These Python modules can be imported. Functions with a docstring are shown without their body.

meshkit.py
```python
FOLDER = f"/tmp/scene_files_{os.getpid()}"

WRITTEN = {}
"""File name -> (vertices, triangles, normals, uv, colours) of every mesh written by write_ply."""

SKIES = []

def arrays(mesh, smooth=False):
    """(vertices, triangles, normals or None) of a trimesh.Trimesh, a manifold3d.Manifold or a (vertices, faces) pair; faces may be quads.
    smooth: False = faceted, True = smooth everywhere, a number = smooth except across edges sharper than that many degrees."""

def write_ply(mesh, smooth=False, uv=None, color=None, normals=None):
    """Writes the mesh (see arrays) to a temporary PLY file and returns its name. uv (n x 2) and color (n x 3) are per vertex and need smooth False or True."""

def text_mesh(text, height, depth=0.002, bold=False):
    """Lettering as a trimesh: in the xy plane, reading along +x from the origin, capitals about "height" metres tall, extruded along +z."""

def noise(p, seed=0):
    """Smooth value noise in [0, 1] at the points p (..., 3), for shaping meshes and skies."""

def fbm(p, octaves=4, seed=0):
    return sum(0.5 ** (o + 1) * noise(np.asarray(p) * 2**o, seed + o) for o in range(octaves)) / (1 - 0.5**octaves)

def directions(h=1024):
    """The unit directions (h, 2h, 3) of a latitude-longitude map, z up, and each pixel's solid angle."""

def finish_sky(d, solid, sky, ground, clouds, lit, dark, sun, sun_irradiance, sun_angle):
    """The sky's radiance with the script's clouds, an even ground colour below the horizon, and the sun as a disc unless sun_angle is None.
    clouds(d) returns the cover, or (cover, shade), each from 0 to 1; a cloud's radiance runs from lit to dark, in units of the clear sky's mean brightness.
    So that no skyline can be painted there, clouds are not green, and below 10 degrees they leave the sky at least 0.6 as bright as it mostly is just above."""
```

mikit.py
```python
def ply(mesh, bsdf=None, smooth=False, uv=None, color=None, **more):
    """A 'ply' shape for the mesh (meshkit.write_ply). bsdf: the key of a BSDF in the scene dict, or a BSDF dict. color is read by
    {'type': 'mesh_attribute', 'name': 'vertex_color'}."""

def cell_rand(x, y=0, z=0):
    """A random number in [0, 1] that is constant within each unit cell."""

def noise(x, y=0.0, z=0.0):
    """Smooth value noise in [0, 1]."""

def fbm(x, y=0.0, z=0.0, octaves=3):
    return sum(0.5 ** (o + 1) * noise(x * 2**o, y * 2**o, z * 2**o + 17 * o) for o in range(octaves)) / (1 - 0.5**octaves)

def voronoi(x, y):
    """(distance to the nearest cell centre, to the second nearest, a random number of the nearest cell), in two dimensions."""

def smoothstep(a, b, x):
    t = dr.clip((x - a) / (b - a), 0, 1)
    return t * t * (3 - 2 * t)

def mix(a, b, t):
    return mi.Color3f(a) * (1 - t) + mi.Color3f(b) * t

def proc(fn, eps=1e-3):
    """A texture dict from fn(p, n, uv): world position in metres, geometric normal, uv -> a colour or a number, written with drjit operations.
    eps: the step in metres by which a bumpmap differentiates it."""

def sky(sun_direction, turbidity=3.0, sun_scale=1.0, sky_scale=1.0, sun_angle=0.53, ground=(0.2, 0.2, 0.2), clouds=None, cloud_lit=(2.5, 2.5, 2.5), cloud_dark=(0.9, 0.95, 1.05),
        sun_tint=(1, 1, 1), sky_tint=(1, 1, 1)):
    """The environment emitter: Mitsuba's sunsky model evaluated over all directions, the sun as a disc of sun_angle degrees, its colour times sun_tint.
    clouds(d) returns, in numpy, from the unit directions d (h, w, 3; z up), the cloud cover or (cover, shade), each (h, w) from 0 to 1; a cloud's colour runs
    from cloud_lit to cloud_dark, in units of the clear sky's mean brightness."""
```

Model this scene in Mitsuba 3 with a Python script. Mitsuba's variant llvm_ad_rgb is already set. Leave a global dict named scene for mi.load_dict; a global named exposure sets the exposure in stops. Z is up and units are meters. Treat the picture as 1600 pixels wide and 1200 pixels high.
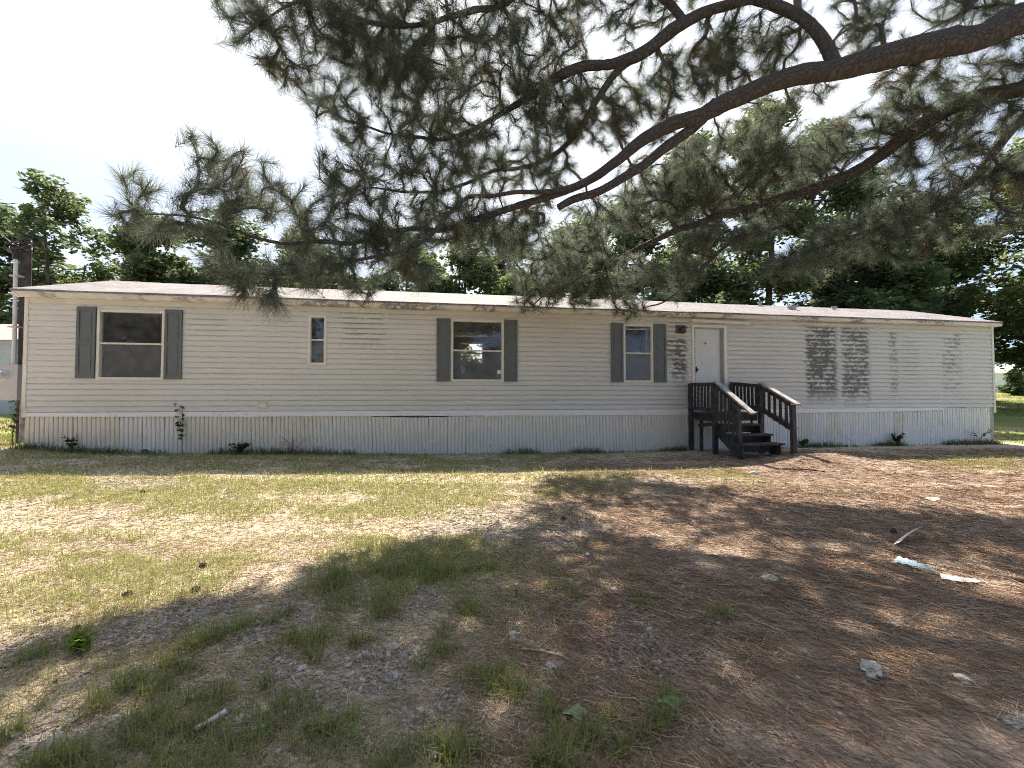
import math, numpy as np, trimesh, drjit as dr, mitsuba as mi, mikit
from mikit import fbm, noise, smoothstep, mix, proc
from shapely.geometry import Polygon, box as sbox
import meshkit

scene, labels = {}, {}
T = mi.ScalarTransform4f

# ------------------------------------------------------------------ camera, sky, exposure
EYE, PITCH = (0.0, 0.0, 1.30), 0.0273
scene['camera'] = dict(type='perspective', fov=2 * math.degrees(math.atan(800 / 650)), fov_axis='x', near_clip=0.05, far_clip=2000.0,
                       to_world=T().look_at(origin=EYE, target=(0, math.cos(PITCH), 1.30 + math.sin(PITCH)), up=(0, 0, 1)))
SUN_EL = math.radians(58.5)
SUN = (-0.174 * math.cos(SUN_EL), 0.985 * math.cos(SUN_EL), math.sin(SUN_EL))


def thin_cloud(d):
    n = meshkit.fbm(d * np.array([3.0, 3.0, 6.0]), 4, 5)
    ang = np.degrees(np.arccos(np.clip(d @ (np.array(SUN) / np.linalg.norm(SUN)), -1, 1)))
    return np.clip((.85 + .5 * (n - .5)) * np.exp(-(ang / 60.0) ** 2) + .5 * np.clip(n - .55, 0, 1), 0, .9), np.full(d.shape[:2], 0.0)


scene['sky'] = mikit.sky(SUN, turbidity=3.0, sky_scale=.52, sun_tint=(.965, 1.0, 1.07), clouds=thin_cloud, cloud_lit=(3.3, 3.28, 3.25), cloud_dark=(1.0, 1.03, 1.08))
exposure = 3.38

# ------------------------------------------------------------------ helpers
rng = np.random.default_rng(7)
COUNT = {}


def key_of(name, parent=None):
    base = f'{parent}__{name}' if parent else name
    n = COUNT.get(base, 0)
    COUNT[base] = n + 1
    return base if n == 0 else f'{base}_{n:03d}'


def add(name, mesh, bsdf, parent=None, smooth=False, color=None, label=None, category=None, group=None, kind=None):
    k = key_of(name, parent)
    scene[k] = mikit.ply(mesh, bsdf, smooth=smooth, color=color)
    tag(k, label, category, group, kind)
    return k


def thing(name, label, category, group=None):
    k = key_of(name)
    tag(k, label, category, group)
    return k


def tag(k, label=None, category=None, group=None, kind=None):
    d = {a: b for a, b in (('label', label), ('category', category), ('group', group), ('kind', kind)) if b}
    if d:
        labels[k] = d


def cat(ms):
    return trimesh.util.concatenate([trimesh.Trimesh(m[0], m[1], process=False) if isinstance(m, tuple) else m for m in ms])


def tube(pts, rad, sides=6, cap=True, wob=0.0, r=None):
    p = np.asarray(pts, float)
    t = np.gradient(p, axis=0)
    t /= np.linalg.norm(t, axis=1, keepdims=True) + 1e-12
    ref = np.array([0, 0, 1.0]) if abs(t[0, 2]) < 0.9 else np.array([1.0, 0, 0])
    a = np.cross(t, ref)
    a /= np.linalg.norm(a, axis=1, keepdims=True) + 1e-12
    b = np.cross(t, a)
    ang = np.arange(sides) * 2 * np.pi / sides
    rad = np.broadcast_to(rad, (len(p),))[:, None] * np.ones((1, sides))
    if wob:
        rad = rad * (1 + wob * (r or rng).normal(size=rad.shape))
    v = p[:, None] + rad[..., None] * (np.cos(ang)[None, :, None] * a[:, None] + np.sin(ang)[None, :, None] * b[:, None])
    i, j = np.meshgrid(np.arange(len(p) - 1), np.arange(sides), indexing='ij')
    q = np.stack([i * sides + j, i * sides + (j + 1) % sides, (i + 1) * sides + (j + 1) % sides, (i + 1) * sides + j], -1).reshape(-1, 4)
    v = v.reshape(-1, 3)
    f = np.vstack([q[:, [0, 2, 1]], q[:, [0, 3, 2]]])
    if cap:
        n = len(v)
        v = np.vstack([v, p[:1], p[-1:]])
        k = np.arange(sides)
        e = (len(p) - 1) * sides
        f = np.vstack([f, np.stack([np.full(sides, n), k, (k + 1) % sides], 1), np.stack([np.full(sides, n + 1), e + (k + 1) % sides, e + k], 1)])
    return v, f


def spline(pts, n):
    from scipy.interpolate import CubicSpline
    p = np.asarray(pts, float)
    s = np.concatenate([[0], np.cumsum(np.linalg.norm(np.diff(p[:, :3], axis=0), axis=1))])
    return CubicSpline(s, p)(np.linspace(0, s[-1], n))


def ribbons(p0, p1, p2, w, col, col2=None, flat=None):
    """Three-point tapering blades; w: base width; flat: side vectors or None (random horizontal)."""
    n = len(p0)
    d = p2 - p0
    if flat is None:
        a = rng.uniform(0, 2 * np.pi, n)
        up = np.stack([np.cos(a), np.sin(a), rng.normal(0, .5, n)], 1)
        s = np.cross(d, up)
    else:
        s = flat
    s = s / (np.linalg.norm(s, axis=1, keepdims=True) + 1e-9) * np.asarray(w)[:, None] / 2
    v = np.stack([p0 - s, p0 + s, p1 - s * .8, p1 + s * .8, p2], 1).reshape(-1, 3)
    b = np.arange(n)[:, None] * 5
    f = np.concatenate([b + [0, 1, 3], b + [0, 3, 2], b + [2, 3, 4]], 0)
    c = np.repeat(col[:, None], 5, 1).copy()
    if col2 is not None:
        c[:, 4] = col2
    return (v, f), c.reshape(-1, 3)


def rot_between(n, r):
    q = r.normal(size=(n, 4))
    q /= np.linalg.norm(q, axis=1, keepdims=True)
    w, x, y, z = q.T
    return np.stack([1 - 2 * (y * y + z * z), 2 * (x * y - z * w), 2 * (x * z + y * w), 2 * (x * y + z * w), 1 - 2 * (x * x + z * z), 2 * (y * z - x * w),
                     2 * (x * z - y * w), 2 * (y * z + x * w), 1 - 2 * (x * x + y * y)], 1).reshape(n, 3, 3)


# ------------------------------------------------------------------ house frame: u along the front, v outward (towards the yard), z up
HX, HY, HT = -9.645, 8.225, 0.155
HC, HS = math.cos(HT), math.sin(HT)
HL, HD = 23.68, 4.6
HM = np.array([[HC, -HS, 0, HX], [HS, HC, 0, HY], [0, 0, 1, 0], [0, 0, 0, 1.0]])


def place(m):
    """local (u, -v, z) to world"""
    if isinstance(m, tuple):
        m = trimesh.Trimesh(m[0], m[1], process=False)
    m = m.copy()
    m.apply_transform(HM)
    return m


def hw(u, v, z):
    return np.array([HX + u * HC + v * HS, HY + u * HS - v * HC, z])


def bx(u0, u1, v0, v1, z0, z1):
    return trimesh.creation.box(bounds=[[u0, -v1, z0], [u1, -v0, z1]])


def bar(a, b, w, h, up=(0, 0, 1)):
    """rectangular bar between two (u, v, z) points: w across, h along 'up'"""
    a, b = np.array([a[0], -a[1], a[2]], float), np.array([b[0], -b[1], b[2]], float)
    d = b - a
    L = np.linalg.norm(d)
    x = d / L
    y = np.cross(np.asarray(up, float) if abs(x[2]) < .95 else np.array([0, 1.0, 0]), x)
    y /= np.linalg.norm(y)
    z = np.cross(x, y)
    m = trimesh.creation.box(extents=[L, w, h])
    M = np.eye(4)
    M[:3, 0], M[:3, 1], M[:3, 2], M[:3, 3] = x, y, z, (a + b) / 2
    m.apply_transform(M)
    return m


def wallsheet(poly, v0, v1):
    """polygon in (u, z), from v0 (inner) to v1 (outer)"""
    m = trimesh.creation.extrude_polygon(poly, v1 - v0, engine='earcut')
    M = np.array([[1, 0, 0, 0], [0, 0, -1, -v0], [0, 1, 0, 0], [0, 0, 0, 1.0]])
    m.apply_transform(M)
    return m


# ------------------------------------------------------------------ ground height
GU = np.array([-30, -3, 0, 1.3, 3, 5.5, 7.6, 12, 17, 23.6, 30, 60])
GZ = np.array([.30, .30, .26, .136, .085, .03, -.03, -.075, -.045, -.07, -.06, -.0])


def sst(a, b, x):
    t = np.clip((x - a) / (b - a), 0, 1)
    return t * t * (3 - 2 * t)


def ground_z(x, y):
    x, y = np.asarray(x, float), np.asarray(y, float)
    u = (x - HX) * HC + (y - HY) * HS
    v = (x - HX) * HS - (y - HY) * HC
    zh = np.interp(u, GU, GZ)
    z = zh + (-.13 - zh) * sst(1.0, 5.5, v)
    z = z + .21 * np.exp(-((u - 15.75) / .95) ** 2 - ((v - 2.15) / .75) ** 2)
    z = z + .067 * np.clip(y - 12 - 2 * sst(0, 30, np.abs(x)), 0, 28) * sst(-1, -8, v)
    far = np.exp(-(np.maximum(v - 1, 0) / 1.0) * 0) * 1.0
    b = (meshkit.fbm(np.stack([x * .9, y * .9, x * 0], -1), 3, 3) - .5) * .07 + (meshkit.fbm(np.stack([x * 6, y * 6, x * 0], -1), 3, 4) - .5) * .025
    return z + b * sst(-.1, 1.2, v) * sst(40, 12, y)


# ------------------------------------------------------------------ materials
def diff(name, rgb, rough=.6, **kw):
    scene[name] = dict(type='twosided', bsdf=dict(type='principled', base_color=rgb if isinstance(rgb, dict) else {'type': 'rgb', 'value': rgb}, roughness=rough, **kw))


VC = {'type': 'mesh_attribute', 'name': 'vertex_color'}
# mildew patches on the siding: u0, u1, z0, z1, strength
PATCH = [(17.60, 18.55, 1.20, 3.12, 1.12), (18.70, 19.58, 1.10, 3.12, .92), (20.20, 20.50, 1.30, 3.05, .58), (21.95, 22.65, 1.4, 3.05, .52), (5.95, 6.95, 2.3, 3.15, .45),
         (13.64, 13.98, 2.15, 2.75, 1.0), (13.80, 14.22, 1.62, 2.72, 1.1), (13.7, 14.3, 2.75, 3.25, .40), (20.6, 21.2, 1.6, 2.9, .22), (2.95, 3.7, 2.4, 3.0, .16), (7.0, 8.0, 3.0, 3.3, .35), (17.4, 19.8, 3.0, 3.3, .35)]


def house_uz(p):
    return (p.x - HX) * HC + (p.y - HY) * HS, p.z


def siding_col(p, n, uv):
    u, z = house_uz(p)
    row = (z - .96) / .1145
    fr = row - dr.floor(row)
    tone = fbm(u * .7, z * .9, 3.0) - .5
    fine = fbm(u * 30, z * 42, 1.0) - .5
    c = mix((.47, .47, .45), (.525, .525, .503), .5 + tone) * (1 + .10 * fine)
    streak = smoothstep(.42, .75, fbm(u * .9, dr.floor(row) * 3.7, 9.0)) * smoothstep(.30, .55, fbm(u * 9, row * 3, 2.0))
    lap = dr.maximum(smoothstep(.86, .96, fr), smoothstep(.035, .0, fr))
    m = lap * (.07 + .18 * smoothstep(.25, .6, fbm(u * 11, row * 5, 4.0)) + .30 * streak)  # lap grime, with the shade under each lap put into the colour too
    grain = .50 * fbm(u * 15, z * 26, 5.0, 4) + .30 * fbm(u * 4.5, z * 6, 8.0, 3) + .20 * fbm(u * 9, dr.floor(row) * 1.9, 3.0, 2) + .22 * (smoothstep(.15, .85, fr) - .5) + .16 * (noise(u * 2.3 + dr.floor(row) * 5.37, dr.floor(row) * 1.3, 4.0) - .5)
    for i, (u0, u1, z0, z1, s) in enumerate(PATCH):
        uu = u + .30 * (grain - .5)
        inside = smoothstep(u0 - .06, u0 + .10, uu) * smoothstep(u1 + .06, u1 - .10, uu) * smoothstep(z0 - .25, z0 + .35, z) * smoothstep(z1 + .05, z1 - .05, z)
        if s > .5:
            m = dr.maximum(m, inside * smoothstep(.57 - .26 * s, .83 - .26 * s, grain) * (.34 + .58 * s))
        else:
            m = dr.maximum(m, inside * dr.maximum(smoothstep(.62, .98, fr) * smoothstep(.30, .60, grain), smoothstep(.55, .85, grain) * .5) * (.30 + 1.1 * s))
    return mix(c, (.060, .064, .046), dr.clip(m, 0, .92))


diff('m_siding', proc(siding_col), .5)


def vinyl(base, dirt, k):
    def fn(p, n, uv):
        u, z = house_uz(p)
        g = fbm(u * 5 + k, z * 4, k)
        s = smoothstep(.55, .80, fbm(u * 22, z * 14, k + 2, 4)) * smoothstep(.45, .8, fbm(u * 1.3, z * 1.2, k + 5))
        return mix(mix(base, dirt, .22 * g), (.24, .215, .18), .32 * s)
    return fn


diff('m_skirt', proc(vinyl((.60, .59, .56), (.47, .445, .405), 1.0)), .45)
diff('m_skirt_pale', proc(vinyl((.63, .645, .645), (.51, .51, .50), 4.0)), .45)
diff('m_skirt_warm', proc(vinyl((.58, .55, .495), (.46, .425, .37), 7.0)), .45)
diff('m_trim', proc(vinyl((.64, .66, .68), (.52, .53, .54), 10.0)), .4)


def fascia_col(p, n, uv):
    u, z = house_uz(p)
    heavy = mi.Float(0)
    for a, b in ((5.2, 9.8), (13.5, 14.5), (17.2, 19.9), (21.6, 22.9)):
        heavy = dr.maximum(heavy, smoothstep(a - .2, a + .2, u) * smoothstep(b + .2, b - .2, u))
    g = smoothstep(.62 - .22 * heavy, .80 - .22 * heavy, fbm(u * 2.1, z * 3, 2.0)) * smoothstep(.30, .62, fbm(u * 16, z * 30, 6.0, 4))
    return mix((.55, .535, .50), (.10, .09, .088), .75 * g) * (.92 + .16 * fbm(u * 8, z * 20, 1.0))


diff('m_fascia', proc(fascia_col), .5)


def roof_col(p, n, uv):
    u, z = house_uz(p)
    v = (p.x - HX) * HS - (p.y - HY) * HC
    row = dr.floor(v / .14)
    tab = mikit.cell_rand(dr.floor(u / .3 + row * .37), row, 2)
    return mix((.125, .122, .132), (.178, .173, .186), tab) * (.8 + .4 * fbm(u * 25, v * 25, 0)) * (.85 + .3 * fbm(u * 1.2, v * 1.5, 4))


diff('m_roof', proc(roof_col), .85)


def shutter_col(p, n, uv):
    u, z = house_uz(p)
    return mix((.072, .088, .098), (.105, .118, .126), fbm(u * 12, z * 9, 2.0, 4))


diff('m_shutter', proc(shutter_col), .5)
diff('m_frame', (.55, .54, .50), .4)
diff('m_white', (.62, .63, .64), .4)


def door_col(p, n, uv):
    u, z = house_uz(p)
    sm = smoothstep(.56, .72, fbm(u * 9, z * 7, 3.0, 4)) * smoothstep(.2, .05, dr.sqrt(dr.square(u - 14.70) + dr.square(z - 2.22)))
    return mix((.56, .59, .605), (.49, .52, .535), fbm(u * 5, z * 4, 1.0)) * (1 - .4 * sm)


diff('m_door', proc(door_col), .4)
diff('m_jamb', (.30, .32, .33), .5)
diff('m_black', (.02, .02, .022), .4)
diff('m_metal', (.42, .43, .44), .4, metallic=.6)
diff('m_interior', (.16, .17, .19), .8)
diff('m_ceiling', (.42, .42, .44), .8)
scene['m_glass'] = dict(type='thindielectric', int_ior=1.5)


def dust(lo, hi):
    def fn(p, n, uv):
        u, z = house_uz(p)
        return lo + (hi - lo) * smoothstep(.3, .75, fbm(u * 7, z * 7, 2.0, 4))
    return fn


for nm, lo, hi in (('m_glass_dusty', .08, .15), ('m_glass_screen', .26, .34)):
    scene[nm] = dict(type='blendbsdf', weight=proc(dust(lo, hi)), first=dict(type='thindielectric', int_ior=1.5), second=dict(type='twosided', bsdf=dict(type='diffuse', reflectance={'type': 'rgb', 'value': (.30, .31, .34)})))


def wood(a, b, f):
    def fn(p, n, uv):
        g = fbm(p.x * f, p.y * f, p.z * f * .6, 4)
        return mix(a, b, smoothstep(.3, .7, g))
    return fn


diff('m_wood', proc(wood((.020, .020, .023), (.052, .048, .049), 14.0)), .75)
diff('m_wood_grey', proc(wood((.16, .153, .150), (.29, .28, .275), 18.0)), .7)
diff('m_pole', proc(wood((.032, .026, .027), (.070, .058, .056), 9.0)), .85)
diff('m_greymetal', (.36, .36, .38), .5)
diff('m_conduit', (.52, .54, .57), .45)
diff('m_blue_wall', (.40, .45, .51), .6)
diff('m_pink_roof', (.34, .25, .25), .8)
diff('m_white_wall', (.80, .80, .79), .6)


def bark_col(p, n, uv):
    a, b, r = mikit.voronoi(p.x * 16 + 3 * fbm(p.x * 7, p.y * 7, p.z * 7), p.z * 22 + p.y * 9)
    return mix((.043, .039, .039), (.072, .066, .065), smoothstep(.02, .40, b - a)) * (.75 + .5 * fbm(p.x * 30, p.y * 30, p.z * 30))


def bark_bump(p, n, uv):
    a, b, r = mikit.voronoi(p.x * 16 + 3 * fbm(p.x * 7, p.y * 7, p.z * 7), p.z * 22 + p.y * 9)
    return smoothstep(.03, .30, b - a)


scene['m_bark'] = dict(type='twosided', bsdf=dict(type='bumpmap', arbitrary=proc(bark_bump, 4e-3), scale=.013, bsdf=dict(type='principled', base_color=proc(bark_col), roughness=.85)))
diff('m_twig', (.10, .075, .062), .8)
diff('m_trunk', proc(wood((.05, .042, .036), (.12, .10, .085), 5.0)), .9)
scene['m_leaf'] = dict(type='principledthin', base_color=VC, roughness=.5, diff_trans=1.25, eta=1.4)
scene['m_needle'] = dict(type='principledthin', base_color=VC, roughness=.32, diff_trans=.95, eta=1.5)
scene['m_grass'] = dict(type='principledthin', base_color=VC, roughness=.5, diff_trans=.9, eta=1.4)
diff('m_litter', VC, .75)


# ground colour: litter of pine straw to the right, thatch and soil to the left, grit where gravel lies
GRAVEL =[ (-2.08,2.74,0.34,0.20), (-2.33,2.52,0.31,0.17), (-1.53,2.66,0.25,0.19), (-1.09,2.19,0.24,0.21), (-0.79,2.01,0.25,0.17), (-0.66,2.30,0.21,0.23), (-0.63,2.95,0.11,0.21), (0.14,4.54,0.77,0.68), (-0.43,4.65,0.57,0.52), (-5.50,6.10,0.75,0.28), (-2.71,2.36,0.22,0.15), (-1.87,1.80,0.22,0.14), (-1.19,1.89,0.17,0.13), (-0.42,2.01,0.19,0.17), (0.81,2.55,0.24,0.21), (0.93,2.36,0.29,0.18), (-0.42,1.75,0.16,0.08), (0.68,2.25,0.21,0.16) ]
CLUMP =[ (-1.19,3.26,0.25,0.28), (-1.34,3.15,0.15,0.16), (-0.79,3.26,0.20,0.21), (-0.57,3.38,0.19,0.20), (-0.37,3.45,0.10,0.13), (-0.25,2.88,0.11,0.12), (-0.16,3.51,0.08,0.16), (-1.72,2.52,0.13,0.12), (-1.71,2.36,0.12,0.11), (-1.71,2.22,0.12,0.10), (-1.57,1.99,0.12,0.11), (-1.45,2.01,0.07,0.09), (-1.79,2.03,0.11,0.09), (-1.90,1.97,0.09,0.07), (-1.53,1.78,0.10,0.07), (-0.95,1.75,0.27,0.13), (-0.84,1.85,0.11,0.07), (-1.81,1.63,0.13,0.06), (-1.54,1.66,0.18,0.09), (-1.17,1.66,0.20,0.09), (-0.27,1.64,0.15,0.07), (-0.49,1.63,0.13,0.06), (0.13,1.70,0.16,0.08), (0.00,2.01,0.12,0.13), (0.13,1.93,0.06,0.08), (0.19,1.77,0.08,0.05), (0.64,1.85,0.10,0.05), (0.73,1.97,0.07,0.05), (-1.03,2.42,0.15,0.10), (-1.16,2.25,0.08,0.08), (-1.54,2.74,0.07,0.11), (-0.40,2.42,0.11,0.16), (-0.84,2.78,0.17,0.17), (0.38,3.10,0.10,0.12), (0.92,2.95,0.08,0.09), (0.42,1.77,0.08,0.07), (-2.52,2.45,0.11,0.09), (-2.58,2.30,0.05,0.08), (1.33,2.78,0.08,0.07), (-0.22,2.10,0.11,0.11), (-2.08,1.75,0.05,0.06), (0.35,1.78,0.08,0.05), (-0.95,2.42,0.07,0.07), (-1.31,1.85,0.09,0.07) ]


def straw_zone(x, y, lib):
    return x - (.10 * y - .25)


def ground_col(p, n, uv):
    x, y = p.x, p.y
    w = fbm(x * .8, y * .8, 2.0) - .5
    fine = fbm(x * 45, y * 45, 1.0, 4)
    mid = fbm(x * 7, y * 7, 5.0, 3)
    straw = smoothstep(-.35, .45, x - (.10 * y - .25) + 1.3 * w) * smoothstep(9.9, 8.6, y - .155 * (x - 3) - 1.6 * w)
    thatch = mix((.29, .245, .18), (.43, .375, .285), mid)
    red = mix((.115, .083, .064), (.22, .163, .125), mid)
    c = mix(thatch, red, straw)
    bare = smoothstep(.56, .70, fbm(x * 1.1 + 7, y * 2.0, 8.0))
    c = mix(c, mix((.30, .245, .205), (.42, .355, .30), mid), bare * .7)
    gr = mi.Float(0)
    for (gx, gy, rx, ry) in GRAVEL:
        gr = dr.maximum(gr, dr.exp(-dr.square((x - gx) / (rx * 1.25)) - dr.square((y - gy) / (ry * 1.25))))
    gr = smoothstep(.35, .70, gr + .7 * (fbm(x * 5, y * 5, 3.0) - .5))
    c = mix(c, mix((.15, .135, .12), (.29, .26, .235), fbm(x * 30, y * 30, 7.0)), gr * .6)
    u = (x - HX) * HC + (y - HY) * HS
    v = (x - HX) * HS - (y - HY) * HC
    far = smoothstep(-.5, -3.0, v)
    far = dr.maximum(far, smoothstep(23.9, 25.0, u)) 
    grass = mix((.10, .135, .035), (.20, .215, .075), fbm(x * 1.5, y * 1.5, 4.0))
    tan = smoothstep(.55, .66, fbm(x * .25, y * .5, 11.0)) * .6
    c = mix(c, mix(grass, (.30, .22, .16), tan), far)
    return c * (.62 + .76 * fine)


def ground_bump(p, n, uv):
    return fbm(p.x * 40, p.y * 40, 1.0, 3)


scene['m_ground'] = dict(type='twosided', bsdf=dict(type='bumpmap', arbitrary=proc(ground_bump, 4e-3), scale=.02, bsdf=dict(type='principled', base_color=proc(ground_col), roughness=.95, specular=.2)))

# ------------------------------------------------------------------ ground
xs = np.unique(np.concatenate([np.linspace(-400, -60, 12), np.linspace(-60, -14, 24), np.linspace(-14, 14, 281), np.linspace(14, 60, 24), np.linspace(60, 400, 12)]))
ys = np.unique(np.concatenate([np.linspace(-400, -20, 12), np.linspace(-20, 0, 12), np.linspace(0, 13, 140), np.linspace(13, 60, 48), np.linspace(60, 500, 14)]))
X, Y = np.meshgrid(xs, ys)
V = np.stack([X, Y, ground_z(X, Y)], -1).reshape(-1, 3)
nx = len(xs)
i, j = np.meshgrid(np.arange(len(ys) - 1), np.arange(nx - 1), indexing='ij')
F = np.stack([i * nx + j, i * nx + j + 1, (i + 1) * nx + j + 1, (i + 1) * nx + j], -1).reshape(-1, 4)
add('ground', (V, F), 'm_ground', smooth=True, kind='structure', label='yard of thin grass, gravel and brown pine straw sloping gently up past the house')

# ------------------------------------------------------------------ the mobile home
H = thing('mobile_home', 'long single-storey cream mobile home with mildewed lap siding, grey shutters and corrugated white skirting', 'mobile home')
ZB, ROW, NR = .96, .1145, 20
ZT = ZB + ROW * NR
OPEN = [(1.28, 2.45, 6, 18), (5.30, 5.62, 9, 18), (8.37, 9.54, 6, 18), (12.54, 13.26, 6, 18), (14.36, 15.24, 0, 18)]
holes = [sbox(a, ZB + ROW * k0, b, ZB + ROW * k1) for a, b, k0, k1 in OPEN]
wp = sbox(.0, .84, HL, 3.36)
for h in holes:
    wp = wp.difference(h)
BW = (8.69, 9.46, 2.39, 3.07)
bp = sbox(.0, .84, HL, 3.36).difference(sbox(BW[0], BW[2], BW[1], BW[3]))
front = wallsheet(wp, -.10, 0)
add('wall', place(front), 'm_interior', H)
add('wall', place(wallsheet(bp, -HD, -HD + .1)), 'm_interior', H)


def gable(u0, u1):
    pr = Polygon([(-HD + .101, .84), (-.101, .84), (-.101, 3.34), (-HD / 2, 4.12), (-HD + .101, 3.34)])
    m = trimesh.creation.extrude_polygon(pr, u1 - u0, engine='earcut')
    m.apply_transform(np.array([[0, 0, 1, u0], [-1, 0, 0, 0], [0, 1, 0, 0], [0, 0, 0, 1.0]]))
    return m


add('end_wall', place(gable(.0, .1)), 'm_interior', H)
add('end_wall', place(gable(HL - .1, HL)), 'm_interior', H)
add('floor', place(bx(.1, HL - .1, -HD + .1, -.1, .80, .90)), 'm_interior', H)
add('ceiling', place(bx(.1, HL - .1, -HD + .1, -.1, 3.26, 3.30)), 'm_ceiling', H)
for u in (4.6, 7.3, 11.6):
    add('partition', place(bx(u, u + .08, -HD + .1, -.1, .90, 3.26)), 'm_interior', H)

# siding boards, one by one, cut at the openings
SEAM = {0: [3.35, 7.1, 10.9, 14.3, 18.1, 21.6], 1: [1.9, 5.0, 8.9, 12.0, 16.2, 19.9]}


def board(u0, u1, z0, lift, r):
    us = np.linspace(u0, u1, max(2, int((u1 - u0) / .8) + 1))
    prof = [(.0, .0005), (.0005, .0070), (.0165, .0065), (.0195, .009), (.0185, .032), (.0130, .075), (.0055, .112), (.0, .1143)]
    m = len(prof)
    w = (meshkit.noise(np.stack([us * .9, us * 0 + z0 * 31, us * 0], -1), 2) - .5) * .004
    dz = (meshkit.noise(np.stack([us * .35, us * 0 + 4, us * 0], -1), 3) - .5) * .006
    v = np.array([[u, -(a + (lift + w[k] if 1 < q < 7 else 0)), z0 + b + dz[k]] for k, u in enumerate(us) for q, (a, b) in enumerate(prof)])
    f = []
    for k in range(len(us) - 1):
        for q in range(m - 1):
            a = k * m + q
            f += [[a, a + m, a + m + 1], [a, a + m + 1, a + 1]]
    for q in range(1, m - 1):
        f += [[0, q, q + 1], [(len(us) - 1) * m, (len(us) - 1) * m + q + 1, (len(us) - 1) * m + q]]
    return trimesh.Trimesh(v, np.array(f), process=False)


for k in range(NR):
    cuts = [(.045, HL - .045)]
    for a, b, k0, k1 in OPEN:
        if k0 <= k < k1:
            cuts = [c for s, e in cuts for c in ((s, min(e, a)), (max(s, b), e)) if c[1] - c[0] > .03]
    n = 0
    for s, e in cuts:
        seams = [q + .12 * math.sin(k * 2.3 + q) for q in SEAM[(k // 2) % 2]]
        pts = [s] + [q for q in seams if s + .2 < q < e - .2] + [e]
        for a, b in zip(pts[:-1], pts[1:]):
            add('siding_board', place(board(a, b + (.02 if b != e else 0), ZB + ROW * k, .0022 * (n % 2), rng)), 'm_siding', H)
            n += 1

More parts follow.
